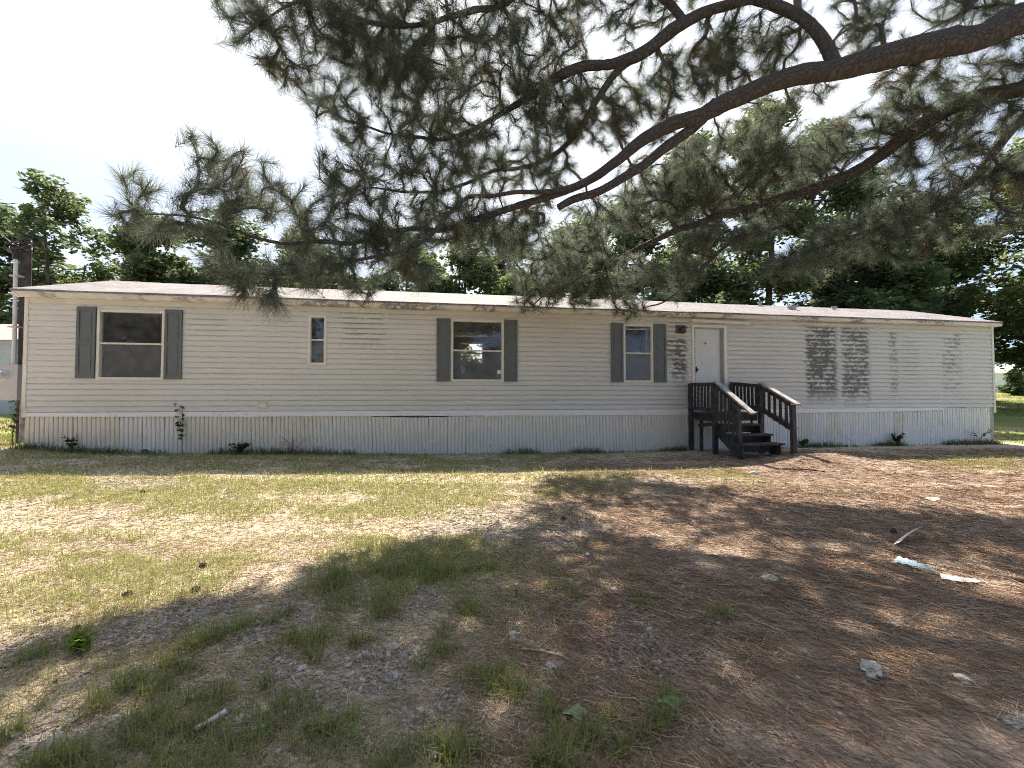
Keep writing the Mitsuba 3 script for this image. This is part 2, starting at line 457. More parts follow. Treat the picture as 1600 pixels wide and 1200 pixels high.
# corner posts, roof, fascia
add('corner_post', place(cat([bx(-.02, .046, -.06, .026, .86, 3.255)])), 'm_frame', H)
add('corner_post', place(cat([bx(HL - .046, HL + .03, -.06, .026, .80, 3.255)])), 'm_frame', H)
us = np.linspace(-.14, HL + .12, 120)
EV, RZ = .19, 4.20
prof = np.array([(EV, 3.335), (EV, 3.372), (.95, 0), (-HD / 2, RZ), (-HD - EV, 3.372), (-HD - EV, 3.335), (-HD / 2, RZ - .05)], float)
prof[2] = (-.6, 3.372 + (RZ - 3.372) * (EV + .6) / (EV + HD / 2))
rv = []
for u in us:
    for q, (v, z) in enumerate(prof):
        wz = (meshkit.noise(np.array([u * .8, q * 3.0, 0.0]), 8) - .5) * (.022 if q in (1, 2, 3) else .008)
        rv.append([u, -v, z + wz])
m_ = len(prof)
rf = []
for k in range(len(us) - 1):
    for q in range(m_):
        a, b = k * m_ + q, k * m_ + (q + 1) % m_
        rf += [[a, a + m_, b + m_], [a, b + m_, b]]
for base, flip in ((0, 1), ((len(us) - 1) * m_, 0)):
    for tri in ((0, 1, 6), (1, 2, 6), (2, 3, 6), (3, 4, 6), (4, 5, 6)):
        t = [base + x for x in tri]
        rf.append(t[::-1] if flip else t)
R = add('roof', place((np.array(rv), np.array(rf))), 'm_roof', H)
for u, v, h, r in ((6.05, -1.5, .16, .06), (17.95, -2.0, .13, .05), (18.35, -1.2, .10, .09), (5.4, -2.2, .10, .05), (20.3, -1.7, .10, .05)):
    zr = 3.372 + (RZ - 3.372) * (EV - v) / (EV + HD / 2)
    m = cat([trimesh.creation.cylinder(r, h, sections=14, transform=trimesh.transformations.translation_matrix([u, -v, zr + h / 2 - .03])),
             trimesh.creation.cylinder(r * 1.6, .03, sections=14, transform=trimesh.transformations.translation_matrix([u, -v, zr + h - .02]))])
    add('roof_vent', place(m), 'm_greymetal', R)
for a in np.arange(-.12, HL, 3.66):
    b = min(a + 3.655, HL + .10)
    o = .002 * rng.normal()
    add('fascia', place(cat([bx(a, b, .142, .172 + o, 3.262, 3.352), bx(a, b, .120, .1415, 3.248, 3.30)])), 'm_fascia', H)
    add('soffit', place(bx(a, b, .019, .1195, 3.252, 3.264)), 'm_fascia', H)
add('frieze', place(bx(.05, HL - .05, .001, .0185, 3.2515, 3.262)), 'm_fascia', H)

# bottom trim, sagging pieces
TB = (np.array([0, 4.2, 7.2, 10.8, 13.8, 17.2, 20.4, 21.9]), np.array([.88, .846, .838, .829, .819, .844, .859, .885]))
ends = [.02, 3.55, 7.231, 10.9, 14.55, 18.2, 21.88]
for a, b in zip(ends[:-1], ends[1:]):
    us = np.linspace(a + .002, b - .002, 9)
    zb = np.interp(us, *TB) + (meshkit.noise(np.stack([us * 1.2, us * 0, us * 0], -1), 5) - .5) * .016
    vo = .034 + (meshkit.noise(np.stack([us * .9, us * 0 + 3, us * 0], -1), 5) - .5) * .012
    ring = []
    for u, z, v in zip(us, zb, vo):
        ring += [[u, -.0185, .957], [u, -v, .957], [u, -v - .003, z], [u, -v + .006, z]]
    f = []
    for k in range(len(us) - 1):
        for q in range(4):
            p_, s_ = k * 4 + q, k * 4 + (q + 1) % 4
            f += [[p_, p_ + 4, s_ + 4], [p_, s_ + 4, s_]]
    f += [[0, 1, 2], [0, 2, 3], [32, 34, 33], [32, 35, 34]]
    add('trim_strip', place((np.array(ring), np.array(f)[:, ::-1])), 'm_trim', H)

# skirting: upright ribbed vinyl panels
PW = .412
npan = int(HL / PW)
for k in range(npan + 1):
    u0 = .03 + k * PW
    u1 = min(u0 + PW, HL - .03)
    if u1 - u0 < .05:
        continue
    uc = (u0 + u1) / 2
    zb = float(ground_z(*hw(uc, .1, 0)[:2])) - .06
    zt = float(np.interp(uc, *TB)) + .035
    if 21.9 < uc:
        zt = .955
    if 6.55 < uc < 9.1:
        zt = .838 - .026 * math.sin((uc - 6.5) / 2.7 * math.pi) - (.012 if k % 3 == 0 else 0)
    lean, twist = .05 * (float(meshkit.noise(np.array([uc * .55, 7.0, 0]), 3)) - .5) + rng.normal(0, .008), rng.normal(0, .005)
    pr = []
    nr = 5
    rw = (u1 - u0) / nr
    for q in range(nr):
        a = u0 + q * rw
        pr += [(a, .004), (a + .010, .006), (a + .018, 0.024), (a + rw * .5, .026), (a + rw - .006, .024)]
    pr.append((u1, .004))
    pr = np.array(pr)
    n = len(pr)
    top_j = rng.normal(0, .004, n).cumsum() * .25
    zl = [zb, zb + .33 * (zt - zb), zb + .66 * (zt - zb), zt]
    v = []
    for t, z in zip((0, .33, .66, 1), zl):
        bow = rng.normal(0, .003) if 0 < t < 1 else 0
        for q, (a, o) in enumerate(pr):
            v.append([a + lean * (t - .5) * (zt - zb) * 1.6, -(o - .012 + twist * (q / n - .5) * 2 + bow - .006 * (1 - t)), z + (top_j[q] if t == 1 else 0)])
    f = []
    for s in range(3):
        for q in range(n - 1):
            a = s * n + q
            f += [[a, a + 1, a + n + 1], [a, a + n + 1, a + n]]
    mat = 'm_skirt_pale' if uc > 14.2 else ('m_skirt' if uc > 5.5 else 'm_skirt_warm')
    if rng.random() < .2:
        mat = 'm_skirt'
    add('skirt_panel', place((np.array(v), np.array(f))), mat, H)
# dark crawl space behind the skirting is closed by the end skirts
add('end_skirt', place(bx(.02, .03, -HD + .05, -.012, -.25, .84)), 'm_skirt_warm', H)
add('end_skirt', place(bx(HL - .03, HL - .02, -HD + .05, -.012, -.25, .84)), 'm_skirt_pale', H)
add('end_skirt', place(bx(.03, HL - .03, -HD + .03, -HD + .045, -.25, .84)), 'm_skirt', H)


# windows
def window(u0, u1, z0, z1, rail, label=None):
    W = key_of('window', H)
    tag(W, label)
    fr = [bx(u0 - .028, u0 + .022, -.06, .034, z0 - .028, z1 + .028), bx(u1 - .022, u1 + .028, -.06, .034, z0 - .028, z1 + .028),
          bx(u0 + .022, u1 - .022, -.06, .032, z1 - .022, z1 + .028), bx(u0 + .022, u1 - .022, -.06, .036, z0 - .028, z0 + .022)]
    add('frame', place(cat(fr)), 'm_frame', W)
    add('meeting_rail', place(cat([bx(u0 + .022, u1 - .022, -.045, .014, rail - .016, rail + .016)])), 'm_frame', W)
    for a, b, v, pane_mat in ((rail + .016, z1 - .022, -.012, 'm_glass_dusty'), (z0 + .022, rail - .016, -.03, 'm_glass_screen')):
        q = np.array([[u0 + .022, -v, a], [u1 - .022, -v, a], [u1 - .022, -v, b], [u0 + .022, -v, b]])
        sash = [bx(u0 + .022, u0 + .036, v - .008, v + .008, a, b), bx(u1 - .036, u1 - .022, v - .008, v + .008, a, b)]
        for q_ in sash:
            add('stile', place(q_), 'm_jamb', W)
        add('pane', place((q, np.array([[0, 1, 2], [0, 2, 3]]))), pane_mat, W)
    return W


zr = lambda k: ZB + ROW * k
window(1.28, 2.45, zr(6), zr(18), 2.36)
window(5.30, 5.62, zr(9), zr(18), 2.513)
WM = window(8.37, 9.54, zr(6), zr(18), 2.333)
W3 = window(12.54, 13.26, zr(6), zr(18), 2.335, 'narrow window with a broken white blind hanging inside')
add('sticker', place(bx(9.42, 9.50, -.0295, -.0275, 1.80, 1.89)), 'm_white', WM)
add('blind', place(cat([bar((12.58, -.07, 2.93), (13.24, -.07, 2.95), .02, .025), bar((12.60, -.075, 2.95), (12.72, -.075, 3.00), .015, .012), bar((13.02, -.075, 2.95), (13.16, -.08, 3.0), .02, .012),
                         bar((13.15, -.07, 2.95), (13.17, -.07, 2.38), .012, .012), bar((12.59, -.075, 2.94), (12.57, -.075, 2.75), .014, .01)])), 'm_white', W3)
# back window seen through the room
fr = [bx(BW[0] - .03, BW[0] + .02, -HD - .02, -HD + .13, BW[2] - .03, BW[3] + .03), bx(BW[1] - .02, BW[1] + .03, -HD - .02, -HD + .13, BW[2] - .03, BW[3] + .03),
      bx(BW[0] + .02, BW[1] - .02, -HD - .02, -HD + .13, BW[3] - .02, BW[3] + .03), bx(BW[0] + .02, BW[1] - .02, -HD - .02, -HD + .13, BW[2] - .03, BW[2] + .02), bx(BW[0] + .02, BW[1] - .02, -HD + .02, -HD + .08, 2.70, 2.75)]
B = key_of('window', H)
add('frame', place(cat(fr)), 'm_white', B)
q = np.array([[BW[0], HD - .05, BW[2]], [BW[1], HD - .05, BW[2]], [BW[1], HD - .05, BW[3]], [BW[0], HD - .05, BW[3]]])
add('pane', place((q, np.array([[0, 1, 2], [0, 2, 3]]))), 'm_glass', B)
lamp = trimesh.creation.revolve(np.array([[0, 0], [.06, 0], [.10, -.05], [.07, -.14], [0, -.16]]), sections=16)
lamp.apply_translation([9.0, 1.6, 3.26])
add('ceiling_lamp', place(lamp), 'm_black', H)


def shutter(u0, u1, z0, z1):
    S = key_of('shutter', H)
    fr = [bx(u0, u0 + .05, .019, .052, z0, z1), bx(u1 - .05, u1, .019, .052, z0, z1), bx(u0 + .05, u1 - .05, .019, .050, z1 - .07, z1), bx(u0 + .05, u1 - .05, .019, .050, z0, z0 + .08),
          bx(u0 + .05, u1 - .05, .019, .050, (z0 + z1) / 2 - .035, (z0 + z1) / 2 + .035)]
    add('frame', place(cat(fr)), 'm_shutter', S)
    for a, b in ((z0 + .08, (z0 + z1) / 2 - .035), ((z0 + z1) / 2 + .035, z1 - .07)):
        c = cat([bx(u0 + .05, u1 - .05, .019, .036, a, b), bx(u0 + .075, u1 - .075, .036, .043, a + .03, b - .03)])
        add('panel', place(c), 'm_shutter', S)


for a, b, c, d in ((.90, 1.235, 1.645, 3.088), (2.485, 2.81, 1.635, 3.075), (8.02, 8.335, 1.614, 3.056), (9.575, 9.885, 1.619, 3.065), (12.193, 12.50, 1.619, 3.065), (13.30, 13.63, 1.622, 3.065)):
    shutter(a, b, c, d)

# door
D = key_of('door', H)
add('leaf', place(bx(14.43, 15.155, -.085, -.045, .95, 2.985)), 'm_door', D)
add('frame', place(cat([bx(14.335, 14.385, -.09, .038, .93, 3.075), bx(15.215, 15.29, -.09, .038, .93, 3.075), bx(14.385, 15.215, -.09, .038, 3.02, 3.078)])), 'm_white', D)
add('jamb', place(cat([bx(14.385, 14.43, -.09, .012, .95, 3.02), bx(15.155, 15.185, -.09, -.01, .95, 3.02), bx(15.185, 15.215, -.09, .022, .95, 3.02), bx(14.43, 15.155, -.09, .01, 2.985, 3.02)])), 'm_jamb', D)
add('sill', place(bx(14.385, 15.215, -.09, .03, .915, .95)), 'm_jamb', D)
dia = Polygon([(-.045, 0), (0, -.075), (.045, 0), (0, .075)])
dm = wallsheet(dia, -.0445, -.036)
dm.apply_translation([14.735, 0, 2.62])
add('peephole_plate', place(dm), 'm_metal', D)
pe = trimesh.creation.cylinder(.017, .02, sections=12, transform=trimesh.transformations.rotation_matrix(math.pi / 2, [1, 0, 0]))
pe.apply_translation([14.735, .033, 2.62])
add('peephole', place(pe), 'm_black', D)
kn = [trimesh.creation.uv_sphere(.032, count=[10, 14])]
kn[0].apply_translation([14.475, -.01, 1.95])
kn.append(bx(14.450, 14.50, -.0445, -.036, 1.88, 2.03))
add('handle', place(cat(kn)), 'm_black', D)
add('rain_cap', place(cat([bar((14.30, .07, 3.185), (15.90, .07, 3.160), .10, .022), bar((14.30, .115, 3.165), (15.90, .115, 3.138), .018, .07)])), 'm_frame', H)

# porch lamp: square backplate, cap, glass jar
P_ = key_of('porch_lamp', H)
add('backplate', place(bx(13.895, 14.115, .020, .042, 2.845, 3.055)), 'm_shutter', P_)
j = trimesh.creation.revolve(np.array([[0, .17], [.03, .17], [.095, .12], [.10, .105], [.075, .10], [.075, .085], [.065, .01], [.045, -.02], [0, -.022]]), sections=20)
j.apply_translation([14.03, -.14, 2.86])
add('lantern', place(cat([j, bx(14.01, 14.05, .042, .14, 2.97, 2.995)])), 'm_black', P_)

# cover plate low on the siding
VP = key_of('vent_plate', H)
add('rim', place(cat([bx(4.27, 4.49, .018, .027, 1.005, 1.025), bx(4.27, 4.49, .018, .027, 1.145, 1.165), bx(4.27, 4.29, .018, .027, 1.025, 1.145), bx(4.47, 4.49, .018, .027, 1.025, 1.145)])), 'm_frame', VP)
add('gap_shade', place(bx(4.291, 4.469, .0195, .0212, 1.026, 1.144)), 'm_black', VP)  # shade of the gap round the flap, put in as a black sheet
add('flap', place(cat([bx(4.300, 4.460, .0215, .031, 1.034, 1.136), bx(4.49, 4.50, .018, .03, 1.07, 1.10)])), 'm_frame', VP)

# ------------------------------------------------------------------ porch steps
S = thing('porch_steps', 'weathered dark wooden porch landing and steps with slatted railings in front of the door', 'steps')


def wb(m, name, mat='m_wood'):
    return add(name, place(m), mat, S)


gz = lambda u, v: float(ground_z(*hw(u, v, 0)[:2])) - .06
wb(bx(14.20, 14.29, .04, .13, gz(14.25, .1), 1.60), 'post')
wb(bx(14.24, 14.33, .92, 1.01, gz(14.3, 1), 1.585), 'post')
wb(bx(15.34, 15.43, .04, .13, .62, 1.63), 'post')
wb(bx(15.32, 15.41, 1.02, 1.11, gz(15.4, 1.05), 1.555), 'post')
wb(bar((14.36, 1.70, gz(14.3, 1.7)), (14.31, 1.665, 1.11), .085, .085), 'newel_post', 'm_wood')
wb(bar((15.385, 1.95, gz(15.4, 1.9)), (15.375, 1.94, 1.10), .085, .085), 'newel_post')
wb(bar((14.245, .135, 1.565), (14.285, .915, 1.555), .035, .085), 'rail')
wb(bar((14.245, .135, .985), (14.285, .915, .965), .035, .085), 'rail')
wb(bar((15.385, .13, 1.59), (15.365, 1.02, 1.515), .04, .085), 'rail')
wb(bar((15.385, .13, 1.035), (15.365, 1.02, .985), .04, .12), 'rail')
for v in np.linspace(.21, .86, 6):
    wb(bar((14.278, v, .93), (14.290, v, 1.56), .016, .082, (0, 1, 0)), 'baluster')
for v in np.linspace(.20, .95, 7):
    wb(bar((15.350, v, .97), (15.345, v, 1.57), .016, .078, (0, 1, 0)), 'baluster')
wb(bar((14.31, .98, 1.615), (14.33, 2.10, .935), .125, .036), 'handrail', 'm_wood_grey')
wb(bar((15.385, 1.03, 1.60), (15.385, 2.08, 1.105), .125, .036), 'handrail', 'm_wood_grey')
wb(bar((14.285, 1.02, 1.515), (14.30, 1.66, 1.13), .035, .085), 'rail')
wb(bar((15.365, 1.11, 1.50), (15.365, 1.90, 1.12), .035, .10), 'rail')
wb(bar((15.365, 1.11, .98), (15.365, 1.97, .59), .04, .10), 'rail', 'm_wood')
wb(bar((15.42, 1.50, .855), (15.42, 2.02, .615), .06, .02), 'rail_cap', 'm_wood_grey')
for v in np.linspace(1.20, 1.82, 5):
    t = (v - 1.1) / .85
    wb(bar((15.337, v, .93 - .39 * t), (15.337, v, 1.52 - .40 * t), .016, .07, (0, 1, 0)), 'baluster')
for v in np.linspace(1.08, 1.60, 5):
    t = (v - 1.0) / 1.1
    wb(bar((14.262, v, .72 - .5 * t + .03 * rng.normal()), (14.272, v, 1.55 - .66 * t), .018, .065, (0, 1, 0)), 'baluster')
for v0, v1 in ((.03, .165), (.17, .305), (.31, .445), (.45, .585), (.59, .725), (.73, .865), (.87, 1.02)):
    wb(bx(14.21 if v0 < .8 else 14.34, 15.33, v0, v1, .865 + .002 * rng.normal(), .90), 'deck_board')
wb(bx(14.33, 15.32, .96, 1.0, .72, .862), 'joist')
wb(bx(14.30, 14.34, .13, .92, .70, .862), 'joist')
wb(bx(15.29, 15.33, .13, 1.0, .72, .862), 'joist')
for k, (v0, v1, z) in enumerate(((.98, 1.25, .66), (1.23, 1.52, .46), (1.50, 1.80, .285))):
    wb(bx(14.33 - .02 * k, 15.26 + .03 * k, v0, v1, z - .038, z), 'tread')
    wb(bx(14.37, 15.22, v0 + .05, v0 + .075, z - .20, z - .039), 'riser')
for u in (14.345, 15.225):
    pl = Polygon([(.93, .86), (.93, .40), (1.55, .0), (1.78, .0), (1.78, .245), (1.50, .245), (1.50, .42), (1.22, .42), (1.22, .62), (.96, .62), (.96, .86)])
    m = trimesh.creation.extrude_polygon(pl, .035, engine='earcut')
    m.apply_transform(np.array([[0, 0, 1, u - .017], [-1, 0, 0, 0], [0, 1, 0, 0], [0, 0, 0, 1.0]]))
    wb(m, 'stringer')
wb(bx(14.36, 14.42, .25, .31, gz(14.4, .3), .70), 'post', 'm_wood')
wb(bar((14.34, .25, .56), (14.34, .95, .66), .03, .08), 'brace')

# ------------------------------------------------------------------ utility pole with meter
U = thing('utility_pole', 'brown utility pole with conduit and grey meter box at the left house end', 'utility pole')
add('pole', tube([(-10.58, 9.02, .0), (-10.60, 9.02, 2.5), (-10.64, 9.02, 4.72)], [.10, .095, .09], 14, wob=.02), 'm_pole', U, smooth=40)
add('conduit', tube([(-10.63, 8.86, 1.95), (-10.635, 8.86, 3), (-10.66, 8.86, 4.22)], .035, 12), 'm_conduit', U, smooth=40)
for z in (2.75, 3.85):
    add('strap', trimesh.creation.box(bounds=[[-10.74, 8.815, z], [-10.55, 8.94, z + .03]]), 'm_greymetal', U)
wh = [tube([(-10.66, 8.86, 4.22), (-10.66, 8.86, 4.36), (-10.66, 8.80, 4.42), (-10.66, 8.74, 4.36)], .05, 10)]
for k in range(7):
    a = rng.uniform(-1, 1, (4, 3)) * np.array([.13, .07, .07])
    wh.append(tube(spline(np.vstack([[-10.66, 8.75, 4.38], a + np.array([-10.64, 8.85, 4.55]), [-10.64 + .10 * rng.normal(), 9.0, 4.72]]), 14), .013, 5))
add('weatherhead', cat(wh), 'm_black', U)
add('meter_box', trimesh.creation.box(bounds=[[-10.76, 8.74, 1.20], [-10.40, 8.90, 1.95]]), 'm_greymetal', U)
mt = trimesh.creation.revolve(np.array([[0, .16], [.05, .155], [.085, .12], [.09, .03], [.10, .0], [0, 0]]), sections=24)
mt.apply_transform(trimesh.transformations.rotation_matrix(math.pi / 2, [1, 0, 0]))
mt.apply_translation([-10.68, 8.74, 1.72])
add('meter', mt, 'm_conduit', U, smooth=40)
add('service_post', tube([(-10.42, 8.88, .1), (-10.42, 8.88, 1.2)], .05, 8), 'm_wood_grey', U)

# ------------------------------------------------------------------ far houses
def far_home(label, x0, x1, y0, y1, zb, zt, zr_, mw, mr, wins):
    K = thing('mobile_home', label, 'mobile home')
    add('wall', trimesh.creation.box(bounds=[[x0, y0, zb], [x1, y1, zt]]), mw, K)
    pr = Polygon([(y0 - .2, zt), (y1 + .2, zt), ((y0 + y1) / 2, zr_)])
    m = trimesh.creation.extrude_polygon(pr, x1 - x0 + .4, engine='earcut')
    m.apply_transform(np.array([[0, 0, 1, x0 - .2], [1, 0, 0, 0], [0, 1, 0, .002], [0, 0, 0, 1.0]]))
    add('roof', m, mr, K)
    for k in range(int((zt - zb) / .2)):
        add('siding_board', trimesh.creation.box(bounds=[[x0 + .05, y0 - .025, zb + .2 * k], [x1 - .05, y0, zb + .2 * k + .17]]), mw, K)
    for a in wins:
        w = add('window', trimesh.creation.box(bounds=[[a, y0 - .05, zb + 1.2], [a + .9, y0 - .026, zb + 2.2]]), 'm_black', K)
        add('frame', trimesh.creation.box(bounds=[[a - .06, y0 - .06, zb + 1.68], [a + .96, y0 - .051, zb + 1.73]]), 'm_white', w)


far_home('pale blue mobile home with pinkish roof half hidden behind the utility pole', -36, -20.35, 17, 21.4, .2, 3.55, 4.6, 'm_blue_wall', 'm_pink_roof', (-24.5, -30))
far_home('distant bright white building beyond the lawn right of the house', 43.5, 62, 38, 44, 1.3, 3.35, 4.3, 'm_white_wall', 'm_white_wall', (52, 57))


# ------------------------------------------------------------------ trees
def grow(nodes, dirs, rad, attractors, r, step=.16, droop=0.0, wig=.03, tip=.003, expo=2.25, fixed=None):
    """Connects every attractor to the nearest branch node; returns paths (index lists), positions, radii, and each attractor's end direction."""
    P, Dn = [np.array(x) for x in nodes], [np.array(x) for x in dirs]
    n0 = len(P)
    cap = n0 + 14 * len(attractors) + 10
    A = np.zeros((cap, 3))
    AD = np.zeros((cap, 3))
    A[:n0], AD[:n0] = np.array(nodes), np.array(dirs)
    parent = np.full(cap, -1)
    flow = np.zeros(cap)
    n = n0
    d0 = np.min(np.linalg.norm(attractors[:, None] - A[None, :n0:2], axis=2), axis=1)
    paths, endd = [], np.zeros_like(attractors)
    for ai in np.argsort(d0):
        a = attractors[ai]
        dv = a - A[:n]
        d = np.linalg.norm(dv, axis=1) + 1e-6
        cosn = np.einsum('ij,ij->i', dv, AD[:n]) / d
        cost = d * (1.0 + .55 * (1 - cosn))
        k = int(np.argmin(cost))
        L = d[k]
        to = dv[k] / L
        m = min(13, max(2, int(L / step) + 1))
        t = np.linspace(0, 1, m + 1)[1:, None]
        t0 = (AD[k] * .5 + to * .6) * L
        t1 = (to + np.array([0, 0, .25 - droop]) + r.normal(0, .2, 3)) * L * .9
        p = (2 * t**3 - 3 * t**2 + 1) * A[k] + (t**3 - 2 * t**2 + t) * t0 + (-2 * t**3 + 3 * t**2) * a + (t**3 - t**2) * t1
        p[:-1] += r.normal(0, wig * min(L, .6), (m, 3))[:-1]
        dd = np.diff(np.vstack([A[k], p]), axis=0)
        dd /= np.linalg.norm(dd, axis=1, keepdims=True) + 1e-9
        idx = list(range(n, n + m))
        A[n:n + m], AD[n:n + m] = p, dd
        parent[n], parent[n + 1:n + m] = k, np.arange(n, n + m - 1)
        n += m
        paths.append([k] + idx)
        endd[ai] = dd[-1]
    fl = np.zeros(n)
    for pth in paths:
        fl[pth[-1]] += tip**expo
    for q in range(n - 1, n0 - 1, -1):
        fl[parent[q]] += fl[q]
        # tips carry at least the tip radius
    R = np.maximum(fl, tip**expo) ** (1 / expo)
    if rad is not None:
        R[:n0] = np.maximum(np.array(rad), 0)
    return paths, A[:n], R, endd


def leaf_cloud(C, per, spread, size, cols, r, flat=.5, jitter=.35):
    """rhombic leaves scattered round the points C"""
    n = len(C) * per
    c = np.repeat(C, per, 0)
    off = r.normal(size=(n, 3))
    off *= (spread * r.random((n, 1)) ** .5 / (np.linalg.norm(off, axis=1, keepdims=True) + 1e-9))
    off[:, 2] *= .75
    c = c + off
    M = rot_between(n, r)
    ax = M[:, :, 0].copy()
    bx_ = M[:, :, 1].copy()
    ax[:, 2] *= flat
    s = size * np.exp(r.normal(0, .3, (n, 1)))
    v = np.stack([c - ax * s, c + bx_ * s * .45, c + ax * s, c - bx_ * s * .45], 1)
    k = np.arange(n)[:, None] * 4
    f = np.concatenate([k + [0, 1, 2], k + [0, 2, 3]])
    col = np.array(cols)
    w = r.random((n, 1))
    cl = np.repeat(r.random((len(C), 1)), per, 0)
    t = np.clip(.5 * w + .5 * cl, 0, 1)
    cc = (col[0] * (1 - t) + col[1] * t) * np.exp(r.normal(0, jitter * .5, (n, 1)))
    return (v.reshape(-1, 3), f), np.repeat(cc, 4, 0)


GREEN = ((.075, .108, .052), (.160, .200, .09))
LIGHT = ((.082, .115, .050), (.175, .210, .088))
DARK = ((.070, .104, .060), (.148, .188, .098))
PINEY = ((.025, .045, .022), (.06, .085, .035))


def tree(name, label, category, x, y, top, rx, crown0, seed, cols, lobes=9, natt=150, per=45, size=.16, spread=.7, trunk_r=.18, stems=1, group=None, ry=None):
    r = np.random.default_rng(seed)
    z0 = float(ground_z(x, y)) - .1
    K = thing(name, label, category, group)
    h = top - z0
    nodes, dirs, rad = [], [], []
    tm = []
    for s in range(stems):
        lean = r.normal(0, .05, 2) + (np.array([math.cos(s * 2.4 + seed), math.sin(s * 2.4 + seed)]) * .13 if stems > 1 else 0)
        t = np.linspace(0, 1, 14)
        hh = h * (.86 if s == 0 else r.uniform(.6, .8))
        pts = np.stack([x + lean[0] * hh * t + .12 * np.sin(t * 5 + seed + s) * t, y + lean[1] * hh * t + .12 * np.cos(t * 4 + s) * t, z0 + hh * t], 1)
        rr = trunk_r * (1 - .88 * t) * (1 if s == 0 else .75) + .012
        rr[0] *= 1.3
        tm.append(tube(pts, rr, 9))
        dd = np.gradient(pts, axis=0)
        dd /= np.linalg.norm(dd, axis=1, keepdims=True)
        ok = t > max(.0, (crown0 - .18))
        nodes += list(pts[ok]); dirs += list(dd[ok]); rad += list(rr[ok])
    ry = ry or rx
    natt, per = int(natt * 1.5), int(per * 1.25)
    C = []
    for k in range(lobes):
        t = (k + .5) / lobes
        zc = z0 + h * (crown0 + (.97 - crown0) * t)
        w = math.sin(math.pi * min(1, .18 + .80 * t)) ** .7
        a = k * 2.4 + seed
        q = r.uniform(.35, .75)
        cx, cy = x + rx * w * q * math.cos(a), y + ry * w * q * math.sin(a)
        lr = r.uniform(.30, .48)
        m = natt // lobes
        pt = r.normal(size=(m, 3))
        pt /= np.linalg.norm(pt, axis=1, keepdims=True)
        pt *= r.random((m, 1)) ** .33
        C.append(np.array([cx, cy, zc]) + pt * np.array([rx * lr, ry * lr, min(h * .13, rx * lr * .8)]))
    C = np.vstack(C)
    C = C[C[:, 2] < top]
    paths, A, R, _ = grow(nodes, dirs, rad, C, r, step=.8, tip=.012, wig=.05)
    add('trunk', cat(tm), 'm_trunk', K, smooth=True)
    add('branch', cat([tube(A[p], np.minimum(R[p], R[p[1]] * 1.1 + .01), 4, cap=False) for p in paths]), 'm_trunk', K, kind='stuff')
    m, c = leaf_cloud(C, per, spread, size, cols, r)
    add('crown', m, 'm_leaf', K, color=c, kind='stuff')
    return K


tree('deciduous_tree', 'tall multi-stemmed broadleaf tree behind the blue mobile home at far left', 'tree', -26.5, 24, 13.9, 2.7, .30, 11, GREEN, lobes=14, natt=98, per=40, size=.16, spread=.62, stems=3)
tree('deciduous_tree', 'dark leafy tree cut off by the left edge of the photo', 'tree', -31.5, 25, 12.8, 3.0, .18, 12, DARK, lobes=11, natt=190, per=45, size=.17, spread=.8)
tree('deciduous_tree', 'broad dark tree low behind the utility pole', 'tree', -28.5, 27, 9.2, 3.4, .12, 13, GREEN, lobes=9, natt=170, per=45, size=.17, spread=.8)
tree('young_tree', 'thin sparse young tree rising right of the multi-stemmed tree at far left', 'tree', -25.0, 27, 11.2, 1.3, .25, 14, LIGHT, lobes=8, natt=60, per=14, size=.13, spread=.5, trunk_r=.08)
tree('bush', 'low pale green thicket just above the left third of the roof', 'bush', -24.0, 29, 9.0, 3.0, .10, 15, LIGHT, lobes=7, natt=140, per=42, size=.16, spread=.8, trunk_r=.1)
tree('deciduous_tree', 'round green tree behind the roof left of the overhanging pine tip', 'tree', -20.0, 23, 11.2, 2.4, .15, 16, GREEN, lobes=10, natt=170, per=45, size=.16, spread=.7)
tree('deciduous_tree', 'dark green tree behind the roof above the left shuttered window', 'tree', -16.5, 24, 11.8, 2.8, .12, 17, DARK, lobes=10, natt=190, per=45, size=.16, spread=.75)
tree('deciduous_tree', 'shaded tree behind the pine needles left of the middle of the roof', 'tree', -12.2, 25, 10.2, 2.6, .12, 18, DARK, lobes=9, natt=170, per=45, size=.16, spread=.75)
tree('bush', 'pale green bush peeping over the roof above the small narrow window', 'bush', -8.6, 23, 7.9, 2.2, .08, 19, LIGHT, lobes=7, natt=120, per=45, size=.15, spread=.7, trunk_r=.1)
tree('deciduous_tree', 'dark tree behind the roof just left of the forked bare trunk', 'tree', -5.4, 26, 9.6, 2.2, .10, 20, GREEN, lobes=9, natt=150, per=42, size=.16, spread=.7)
tree('deciduous_tree', 'open tree with a dark forked trunk above the middle window', 'tree', -2.6, 25, 11.0, 2.4, .42, 21, GREEN, lobes=8, natt=110, per=34, size=.16, spread=.7, trunk_r=.28, stems=2)
tree('bush', 'shaded green bush behind the house seen through its middle window', 'bush', -2.2, 19.5, 3.2, 1.8, .04, 90, GREEN, lobes=7, natt=110, per=45, size=.12, spread=.5, trunk_r=.05)
tree('bush', 'bright leafy bush behind the roof right of the forked trunk', 'bush', .2, 23, 7.8, 1.8, .06, 22, LIGHT, lobes=7, natt=110, per=45, size=.15, spread=.7, trunk_r=.1)
tree('deciduous_tree', 'dark tree behind the hanging pine sprays in the middle of the roof', 'tree', 3.6, 26, 10.8, 2.6, .10, 23, DARK, lobes=9, natt=170, per=45, size=.16, spread=.75)
